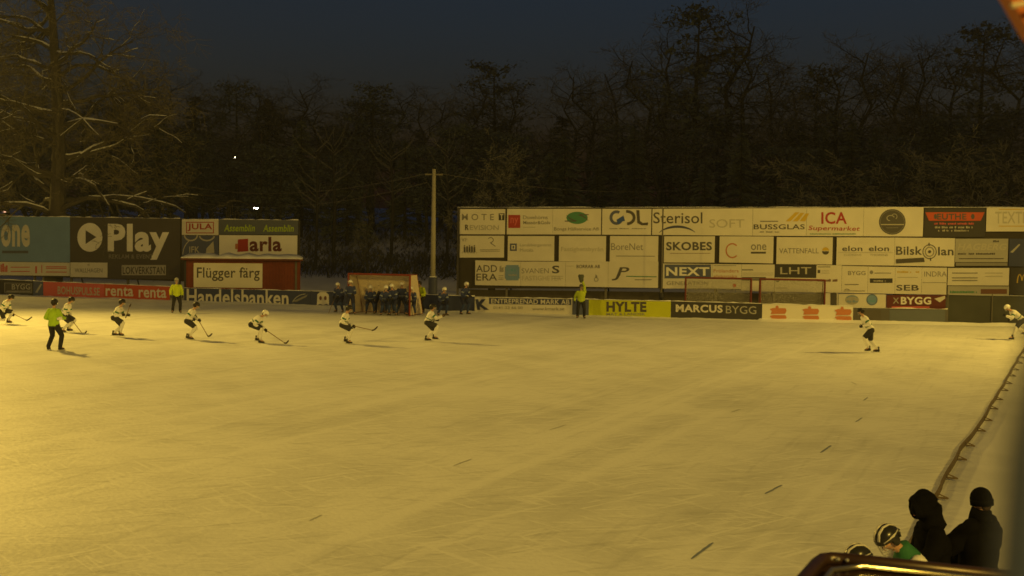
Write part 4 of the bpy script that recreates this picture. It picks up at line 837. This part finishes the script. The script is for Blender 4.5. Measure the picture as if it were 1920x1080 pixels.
# ------------------------------------------------------------------ trees
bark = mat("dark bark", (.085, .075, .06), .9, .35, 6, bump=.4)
bark2 = mat("lifted brown twigs", (.15, .145, .13), .9, .3, 3)  # twig colour raised so the dark wood keeps a faint hazy glow
needles = mat("lifted dark needles", (.10, .118, .115), .9, .4, .8)  # needle colour raised in place of a thicker veil of haze
class Tree:
    def __init__(s, seed): s.r = random.Random(seed); s.tr = MB(); s.cr = MB(); s.sn = MB()
    def seg(s, mb, pts, rad, m, n): mb.loft(pts, rad, m, (.3, 1, .1), n, cap=False)
    def snow(s, pts, rad):
        vs = []; m_ = len(pts) - 1; a0 = s.r.randint(0, m_ // 2); a1 = s.r.randint(a0 + 1, m_)
        for i, (p, r) in enumerate(zip(pts, rad)):
            w = (r * .75 + .012) * (s.r.uniform(.45, 1.15) if a0 < i < a1 else .25); vs += [p + Vector((-.0, -w, r * .5)), p + Vector((0, -w * .5, r + .02 + w * .45)), p + Vector((0, w * .5, r + .02 + w * .45)), p + Vector((0, w, r * .5))]
        s.sn.add(vs, [(4 * i + k, 4 * i + 4 + k, 4 * i + 5 + k, 4 * i + 1 + k) for i in range(a0, a1) for k in range(3)], snow_p)
    def branch(s, p, d, L, r, lvl, maxl, droop=0.0, snowy=True, kids=(5, 8), wob=.28):
        rr = s.r; n = ((11, 7, 4, 3) if maxl == 4 else (6, 4, 3, 3))[min(lvl, 4) - 1]; w0 = wob * (.62 if maxl == 4 and lvl < 3 else 1); pts = [p.copy()]; dd = d.copy()
        for i in range(n):
            dd = (dd + Vector((rr.gauss(0, w0), rr.gauss(0, w0), rr.gauss(0, w0 * .7) - droop * (i / n)))).normalized(); pts.append(pts[-1] + dd * L / n)
        rad = [r * (1 - .75 * i / n) for i in range(n + 1)]
        if lvl == maxl: s.cr.loft(pts, [max(x, .012) for x in rad], getattr(s, 'twig', bark2), (.3, 1, .1), 3, cap=False)
        else: s.seg(s.tr, pts, rad, getattr(s, 'bk', bark), 6 if lvl == 1 else 4)
        if snowy and (lvl == 1 or (lvl == 2 and rr.random() < .6) or (lvl == 3 and rr.random() < .25 and maxl == 4)) and abs(d.z) < .8 and r > .02: s.snow(pts, rad)
        if lvl < maxl:
            for k in range(rr.randint(*kids)):
                t = rr.uniform(.2, 1); i = min(int(t * n), n - 1); q = pts[i].lerp(pts[i + 1], t * n - i)
                a = (pts[i + 1] - pts[i]).normalized(); o = Vector((rr.gauss(0, 1), rr.gauss(0, 1), rr.gauss(0, .7))); o = (o - a * o.dot(a)).normalized()
                s.branch(q, (a * rr.uniform(.5, 1) + o * .8).normalized(), L * rr.uniform(.35, .6), rad[i] * .5, lvl + 1, maxl, droop, snowy, kids, wob)
    def finish(s, name, loc, label, cat="tree", group=None):
        root = empty(name, loc)
        for nm, mb in (("trunk", s.tr), ("crown", s.cr), ("snow_on_branches", s.sn)):
            if mb.v: build(nm, mb, root, local=True)
        return tag(root, label, cat, group)
# the big snow-lined tree at the left
p = dp(97, 430, 86); gz = ground_z(p.x, 86)
T = Tree(11); H = 21
tp = []
for i in range(11):
    t = i / 10; tp.append(Vector((.5 * math.sin(t * 3.0) - .15 * t, .2 * math.sin(t * 5), t * H)))
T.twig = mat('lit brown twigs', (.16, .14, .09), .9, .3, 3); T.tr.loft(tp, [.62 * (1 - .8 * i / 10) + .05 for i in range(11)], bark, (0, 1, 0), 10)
rr = T.r
for k in range(40):
    z = 4.8 + 15.6 * (k / 40) + rr.uniform(-.3, .3); i = min(int(z / H * 10), 9); q = tp[i].lerp(tp[i + 1], z / H * 10 - i)
    ang = rr.choice([rr.gauss(0, .55), rr.gauss(math.pi, .55), rr.uniform(0, 6.28)])
    up_ = rr.uniform(-.1, .9); d = Vector((math.cos(ang), math.sin(ang), up_)).normalized()
    L = rr.uniform(5.0, 9.5) * (1 - .45 * z / H) + .8
    T.branch(q, d, L * (1.12 if math.cos(ang) > 0 and z < 12 else 1), .18 * (1 - .5 * z / H) + .03, 1, 4, .12, True, (5, 8), .36)
T.finish("snowy_tree", (p.x, 86, gz), "huge bare tree with snow lying along its spreading branches at the left")
# prototypes for the dark wood
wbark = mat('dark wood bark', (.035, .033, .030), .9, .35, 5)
def bare(seed, H=18, dens=22, kids=(5, 8), mx=3, snowy=False, spread=.42):
    T = Tree(seed); T.bk = wbark; r = T.r; tp = [Vector((r.gauss(0, .12) * i, r.gauss(0, .1) * i, H * .9 * i / 7)) for i in range(8)]
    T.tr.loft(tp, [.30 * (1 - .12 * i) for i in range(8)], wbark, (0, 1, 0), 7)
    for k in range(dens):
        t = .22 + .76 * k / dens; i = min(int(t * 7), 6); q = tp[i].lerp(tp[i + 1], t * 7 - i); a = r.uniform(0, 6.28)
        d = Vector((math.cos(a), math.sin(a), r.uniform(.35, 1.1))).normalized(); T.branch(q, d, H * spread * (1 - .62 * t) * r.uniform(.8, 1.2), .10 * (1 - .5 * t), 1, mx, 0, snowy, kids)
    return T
def spruce(seed, H=20):
    T = Tree(seed); r = T.r; T.tr.loft([(0, 0, 0), (0, 0, H * .5), (0, 0, H)], [.25, .15, .02], wbark, (0, 1, 0), 6)
    for k in range(150):
        t = (k / 150) ** .85; z = H * (.1 + .89 * t); L = (1 - t) ** .8 * H * .17 * r.uniform(.65, 1.2) + .25; a = r.uniform(0, 6.28); d = Vector((math.cos(a), math.sin(a), 0)); sd = Vector((-d.y, d.x, 0))
        n = max(3, int(L / .22))
        for j in range(n):
            u = (j + .6) / n; c = Vector((0, 0, z)) + d * L * u - Vector((0, 0, L * .32 * u * u + r.uniform(0, .15))); w = (.55 * (1 - u * .6)) * r.uniform(.5, 1.1)
            for q in (1, -1):
                e = c + sd * w * q - Vector((0, 0, r.uniform(.05, .45))) + d * .25; T.cr.add([c - d * .16, c + d * .2, e], [(0, 1, 2)], needles)
            e = c - Vector((0, 0, r.uniform(.2, .5))); T.cr.add([c - d * .2, c + d * .2, e + sd * r.uniform(-.1, .1)], [(0, 1, 2)], needles)
    return T
def pine(seed, H=20):
    T = Tree(seed); r = T.r; T.tr.loft([(0, 0, 0), (.2, 0, H * .5), (0, .1, H * .95)], [.28, .2, .05], wbark, (0, 1, 0), 6)
    for k in range(58):
        t = r.uniform(.35, 1); z = H * t; L = H * .2 * math.sin(math.pi * clamp((t - .2) / .95)) * r.uniform(.5, 1.15) + .3; a = r.uniform(0, 6.28)
        d = Vector((math.cos(a), math.sin(a), r.uniform(.05, .5))); c0 = Vector((0, 0, z - L * .3)); T.tr.loft([c0, c0 + d * L], [.06, .02], wbark, (0, 1, 0), 3, cap=False)
        for j in range(60):
            c = c0 + d * L * r.uniform(.35, 1.1) + Vector((r.gauss(0, .5), r.gauss(0, .5), r.gauss(0, .3))); s_ = r.uniform(.07, .2)
            T.cr.add([c + Vector((r.gauss(0, s_), r.gauss(0, s_), r.gauss(0, s_))) for _ in range(3)], [(0, 1, 2)], needles)
    return T
WGRP = "trees of the dark wood behind the rink"
LAB = {'b': "bare leafless tree in the dark wood behind the hoardings", 's': "narrow dark spruce in the dark wood behind the hoardings", 'p': "broad dark pine in the dark wood behind the hoardings"}
protos = {'b': [(bare(21), 18), (bare(22, 18, 26), 18)], 's': [(spruce(31), 20), (spruce(32), 20)], 'p': [(pine(41), 20), (pine(42), 20)]}
NM = {'b': "bare_tree", 's': "spruce_tree", 'p': "pine_tree"}
roots = {}
def wood_tree(kind, px, top, Y, wid=1.0):
    P = dp(px, top, Y); gz = ground_z(P.x, P.y); hgt = P.z - gz
    i = random.randint(0, 1); T, H0 = protos[kind][i]; s_ = hgt / H0
    if (kind, i) not in roots:
        o = T.finish(NM[kind], (0, 0, 0), LAB[kind], "tree", WGRP); roots[(kind, i)] = o
    else:
        src = roots[(kind, i)]; o = src.copy(); COL.objects.link(o)
        for ch in src.children: c = ch.copy(); COL.objects.link(c); c.parent = o
    o.location = (P.x, P.y, gz - .15); o.scale = (s_ * wid, s_ * wid, s_); o.rotation_euler = (0, 0, random.uniform(0, 6.28))
# crowns that make the skyline: x, top, distance, kind
SKY = [(215, 140, 118, 'b'), (262, 118, 124, 'b'), (318, 128, 130, 'b'), (360, 150, 122, 'b'), (402, 140, 128, 'b'), (440, 158, 126, 'p'), (480, 165, 124, 'b'), (520, 152, 130, 'b'), (560, 132, 126, 'b'), (596, 178, 130, 'b'), (632, 205, 128, 'b'), (668, 170, 126, 'b'),
 (700, 160, 124, 'p'), (745, 150, 130, 'b'), (790, 165, 126, 'b'), (830, 168, 128, 'b'), (880, 140, 124, 'b'), (928, 118, 128, 'p'), (966, 142, 126, 'b'), (1002, 240, 128, 'b'), (1035, 215, 130, 'b'), (1068, 140, 126, 'b'), (1110, 112, 124, 'b'), (1160, 100, 128, 'b'), (1205, 80, 124, 'b'),
 (1255, 40, 122, 'b'), (1310, 15, 120, 'p'), (1365, 5, 122, 'b'), (1410, 48, 124, 'b'), (1452, 100, 126, 'b'), (1490, 145, 128, 'b'), (1530, 128, 126, 'p'), (1580, 85, 122, 'b'), (1628, 62, 120, 'b'), (1690, 78, 124, 'b'), (1740, 60, 122, 'b'), (1795, 70, 118, 'b'), (1850, 50, 120, 'p'), (1905, 45, 118, 'b'), (1960, 30, 122, 'b')]
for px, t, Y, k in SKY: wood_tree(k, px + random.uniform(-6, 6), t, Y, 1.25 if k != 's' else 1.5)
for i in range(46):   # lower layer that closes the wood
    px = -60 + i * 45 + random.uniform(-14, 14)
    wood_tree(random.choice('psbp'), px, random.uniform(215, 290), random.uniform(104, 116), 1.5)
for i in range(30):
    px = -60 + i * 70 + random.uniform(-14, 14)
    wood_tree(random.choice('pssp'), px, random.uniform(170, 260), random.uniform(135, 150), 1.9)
# nearer trees caught by the floodlights
def near_tree(seed, px, top, Y, label, snowy, wid=1.0, dens=26, H=9):
    T = bare(seed, H, dens, (5, 8), 3, snowy, .5); P = dp(px, top, Y); gz = ground_z(P.x, P.y); o = T.finish("bare_tree", (P.x, P.y, gz - .1), label, "tree"); s_ = (P.z - gz) / H; o.scale = (s_ * wid, s_ * wid, s_)
near_tree(61, 925, 275, 84, "pale bare tree rising behind the left end of the big hoarding", False, .8)
near_tree(62, 1545, 300, 82, "bushy bare tree behind the hoarding above the ICA banner", False, 1.4)
near_tree(63, 1690, 290, 80, "bushy bare tree behind the hoarding above the round dark emblem", False, 1.3)
near_tree(64, 1815, 268, 78, "wide bare tree behind the hoarding above the black banner", False, 1.3)
near_tree(65, 1915, 300, 78, "bare tree behind the hoarding at the right edge of the frame", False, 1.2)
near_tree(66, 690, 395, 92, "low bare sapling on the snowy slope behind the goal", False, .6, 12, 7)
# trunks standing on the snowy slope behind the goal
for k, (px, Y, r_) in enumerate(((592, 98, .10), (625, 102, .12), (734, 102, .12), (838, 97, .10))):
    P = dp(px, 440, Y); gz = ground_z(P.x, P.y); mb = MB(); mb.loft([(P.x, P.y, gz - .1), (P.x + .1, P.y, gz + 4), (P.x + random.uniform(-.3, .3), P.y, gz + 9)], [r_ * 1.2, r_, r_ * .6], wbark, (0, 1, 0), 7)
    o = empty("slim_tree", (P.x, P.y, gz)); build("trunk", mb, o, smooth=True)
    mb = MB()
    for j in range(14):
        a = random.uniform(0, 6.28); z = gz + random.uniform(4, 9); c = Vector((P.x, P.y, z)); mb.loft([c, c + Vector((math.cos(a) * 1.2, math.sin(a) * 1.2, .8)), c + Vector((math.cos(a) * 1.9, math.sin(a) * 1.9, 1.8))], [.03, .02, .01], bark2, (0, 1, 0), 3, cap=False)
    build("crown", mb, o)
    tag(o, "slim dark tree trunk on the snowy slope behind the goal", "tree", "slim trunks on the snowy slope")

# brushwood covering the slope under the wood
mb = MB(); rq = random.Random(77); br = mat("dark brushwood", (.05, .047, .04), .9, .4, .5)
for i in range(15000):
    y = 0; x = rq.uniform(-48, 50); d = rq.uniform(16, 44) if i % 3 else rq.uniform(17, 26); y = WL(x) + d; z = ground_z(x, y) - .05
    h = rq.uniform(.4, 1.3) * (.7 + .5 * noise.noise(Vector((x * .15, y * .15, 4)))); a = Vector((x, y, z)); t = a + Vector((rq.gauss(0, .25), rq.gauss(0, .25), h)); w = .014 + .012 * rq.random()
    m_ = a.lerp(t, .5) + Vector((rq.gauss(0, .06), 0, 0)); mb.add([a + Vector((-w, 0, 0)), a + Vector((w, 0, 0)), m_ + Vector((w * .7, 0, 0)), t, m_ - Vector((w * .7, 0, 0)), a + Vector((0, w, 0))], [(0, 1, 2, 4), (4, 2, 3), (1, 5, 3, 2), (5, 0, 4, 3)], br)
    for q in (1, -1):
        e_ = m_ + Vector((q * rq.uniform(.1, .4), rq.gauss(0, .15), rq.uniform(.1, .45))); mb.add([m_ + Vector((0, 0, -w)), m_ + Vector((0, 0, w)), e_], [(0, 1, 2)], br)
tag(build("undergrowth", mb), "dark leafless brushwood covering the snowy slope below the trees", "undergrowth", kind="stuff")

# ------------------------------------------------------------------ sideline border
bord = mat("weathered border board", (.16, .12, .075), .8, .3, 4)
def bl(Y): return 7.0 + (Y - 21.1) * (12.4 / 27.5)
feetY = [49.2, 47.2, 45.2, 42.9, 41, 38.9, 37.1, 35, 33.1, 31, 29.3, 27.2, 25.5, 23.5, 21.7, 19.8, 17.8, 16]
ptsY = [51.2, 46.2, 42, 38, 34.1, 30.2, 26.4, 22.6, 18.8, 15]
rb = random.Random(5)
xy = []
for Y in ptsY:
    p = Vector((bl(Y) + rb.uniform(-.06, .06), Y, 0)); xy.append(p)
ORD = ["farthest", "second farthest", "third from the far end", "fourth from the far end", "middle", "fifth from the near end", "fourth from the near end", "third from the near end", "nearest visible"]
for i in range(len(xy) - 1):
    a, b = xy[i], xy[i + 1]; root = empty("border_board", (a + b) / 2); d = (b - a).normalized(); out = Vector((-d.y, d.x, 0))
    if out.x < 0: out = -out
    mb = MB(); n_ = 8; up = []
    for j in range(n_ + 1):
        q = a.lerp(b, .006 + .988 * j / n_) + out * .012 * math.sin(j * .8 + i); up.append(q)
    vs = []
    for q in up: vs += [q + Vector((0, 0, .012)), q + out * .03 + Vector((0, 0, .012)), q + out * .03 + Vector((0, 0, .12)), q + Vector((0, 0, .12))]
    mb.add(vs, [(4 * j + k, 4 * j + (k + 1) % 4, 4 * j + 4 + (k + 1) % 4, 4 * j + 4 + k) for j in range(n_) for k in range(4)] + [(3, 2, 1, 0), tuple(4 * n_ + k for k in range(4))], bord)
    build("plank", mb, root)
    for fy in feetY:
        if b.y <= fy < a.y:
            q = a.lerp(b, (a.y - fy) / (a.y - b.y)); mb = MB()
            mb.limb(q + out * .04 + Vector((0, 0, .03)), q + out * .21 + Vector((0, 0, .03)), .018, .018, bord, n=6); mb.limb(q + out * .04 + Vector((0, 0, .10)), q + out * .20 + Vector((0, 0, .04)), .014, .014, bord, n=6); build("support", mb, root)
    tag(root, "low brown plank of the sideline border with little feet, %s piece" % ORD[i], "border", "planks of the sideline border")
# painted dashes on the ice
dash = mat("blue grey line paint", (.20, .23, .30), .7, .2, 3)
for k, (x0, y0, x1, y1, w, lb) in enumerate(((1296, 1048, 1337, 1017, 5, "long blue grey dash nearest the lower edge of the picture"), (1434, 926, 1466, 909, 4.5, "blue grey dash on the ice right of the middle, second nearest"), (1538, 849, 1558, 835, 4, "blue grey dash on the ice level with the middle of the sideline border"),
     (1604, 791, 1617, 783, 3, "small dash on the ice nearer than the lone player"), (1619, 751, 1627, 745, 3, "tiny dash on the ice below the lone player"), (1596, 716, 1606, 721, 2.5, "tiny dash on the ice left of the sideline border top"), (1370, 773, 1388, 767, 2.5, "faint dash in the middle right of the ice"),
     (1030, 806, 1062, 796, 3, "faint dash near the centre of the ice"), (850, 873, 885, 860, 3, "faint long dash left of the centre of the ice"), (580, 976, 604, 965, 3, "faint dash in the lower left of the ice"))):
    a = gp(x0, y0, .005); b = gp(x1, y1, .005); d = (b - a).normalized(); s_ = Vector((-d.y, d.x, 0)) * (.014 + .003 * w); rd = random.Random(k); up = []; dn = []
    for j in range(9):
        q = a.lerp(b, j / 8); e = 1 if 0 < j < 8 else .3; up.append(q + s_ * e * rd.uniform(.5, 1.1)); dn.append(q - s_ * e * rd.uniform(.5, 1.1))
    mb = MB(); mb.add(up + dn, [(j, j + 1, 10 + j, 9 + j) for j in range(8)], dash if k < 5 else mat("faded line paint", (.42, .42, .40), .7, .1))
    tag(build("ice_mark", mb), lb, "line mark", "dashes painted on the ice")
# ------------------------------------------------------------------ team shelter roof in the near corner
zr = 2.76
gl = mat("glossy dark roof sheet", (.035, .018, .014), .22, .2, 2, spec=.6)
tube = mat("maroon roof tube", (.045, .024, .018), .34, .35, 9, metal=.2, spec=.5)
root = empty("team_shelter", (3.0, 5.5, 0))
c0 = gp(1542, 1044, zr); c1 = gp(1990, 1092, zr); l1 = gp(1468, 1132, zr)
dl = (l1 - c0).normalized() * 2.6; far_r = c0 + (c1 - c0) * 1.0
ca = c0 + (l1 - c0).normalized() * .16; cb = c0 + (c1 - c0).normalized() * .14
mb = MB(); poly = [c0 + dl, ca, c0 + (cb - c0) * .2 + (ca - c0) * .2, cb, far_r, far_r + dl]
mb.prism([p + Vector((0, 0, -.03)) for p in poly], (0, 0, -.035), gl); build("roof_sheet", mb, root)
mb = MB(); pts = [c0 + dl, ca, c0 + (ca - c0) * .35 + (cb - c0) * .08, c0 + (cb - c0) * .35 + (ca - c0) * .08, cb, far_r]
mb.loft(pts, [.035] * 6, tube, (0, 0, 1), 14); build("edge_tube", mb, root, smooth=True)
mb = MB(); inn = Vector((.05, -.11, -.005)); mb.loft([c0 + dl + inn * 1.2, ca + inn, cb + inn, far_r + inn], [.016] * 4, mat("bright roof highlight", (.55, .5, .35), .18, .05, metal=.9), (0, 0, 1), 10); build("highlight_strip", mb, root, smooth=True)  # bright strip stands in for the light streak reflected along the roof
for p in (ca, far_r, c0 + dl, far_r + dl):
    mb = MB(); mb.limb((p.x, p.y, .02), (p.x, p.y, zr - .05), .03, .03, tube, n=8); build("post", mb, root)
mb = MB()
for t in (.02, .05, .09):
    q = c0.lerp(far_r, t) + Vector((.01, -.05, .006)); mb.ellipsoid(q, (.012, .012, .01), STEEL)
build("bolt", mb, root)
tag(root, "dark glossy shelter roof corner with maroon edge tube in the near right corner", "shelter")
# ------------------------------------------------------------------ camera platform: blurred near post and orange roof edge
pm_ = mat("blue grey painted post", (.07, .105, .22), .6, .15, 4)
a = dp(1975, 640, .5); b = dp(1938, 850, .5); c = dp(1926, 1000, .5); d = dp(1917, 1140, .5); e = c + (d - c).normalized() * 1.2
mb = MB(); w = Vector((.06, .03, 0))
mb.prism([a + (a - b).normalized() * .5, a, b, c, d, e, e + w, d + w, c + w, b + w, a + w, a + w + (a - b).normalized() * .5], (0, .03, 0), pm_)
tag(build("platform_post", mb), "blurred dark blue grey post at the right edge of the frame", "post")
om = mat("orange painted fascia", C(185, 98, 38), .5, .12, 5)
q = [dp(1893, -6, 3), dp(1934, 66, 3), dp(2030, 150, 3), dp(2030, -120, 3), dp(1850, -70, 3)]
mb = MB(); mb.prism(q, (0, .06, 0), om); o = build("roof_fascia", mb)
mb = MB(); mb.limb(dp(1898, 11, 2.96), dp(1990, -8, 2.96), .006, .006, mat("pale fascia highlight", (.8, .7, .5), .2, spec=.8), n=8); build("glint_strip", mb, o)  # lighter strip added for the bright highlight along the fascia edge
tag(o, "orange corner of the stand roof at the top right of the frame", "roof")

# ------------------------------------------------------------------ cold misty air over the rink
hz = bpy.data.materials.new("misty air"); hz.use_nodes = True; hn = hz.node_tree; hn.nodes.remove(hn.nodes["Principled BSDF"])
pv = hn.nodes.new("ShaderNodeVolumePrincipled"); pv.inputs["Color"].default_value = (.85, .87, .9, 1); pv.inputs["Density"].default_value = 0.0003; pv.inputs["Anisotropy"].default_value = 0.2
hn.links.new(pv.outputs[0], hn.nodes["Material Output"].inputs["Volume"])
mb = MB(); mb.box((0, 400, 24), (1900, 1300, 50.2), hz); tag(build("haze", mb), kind="stuff")
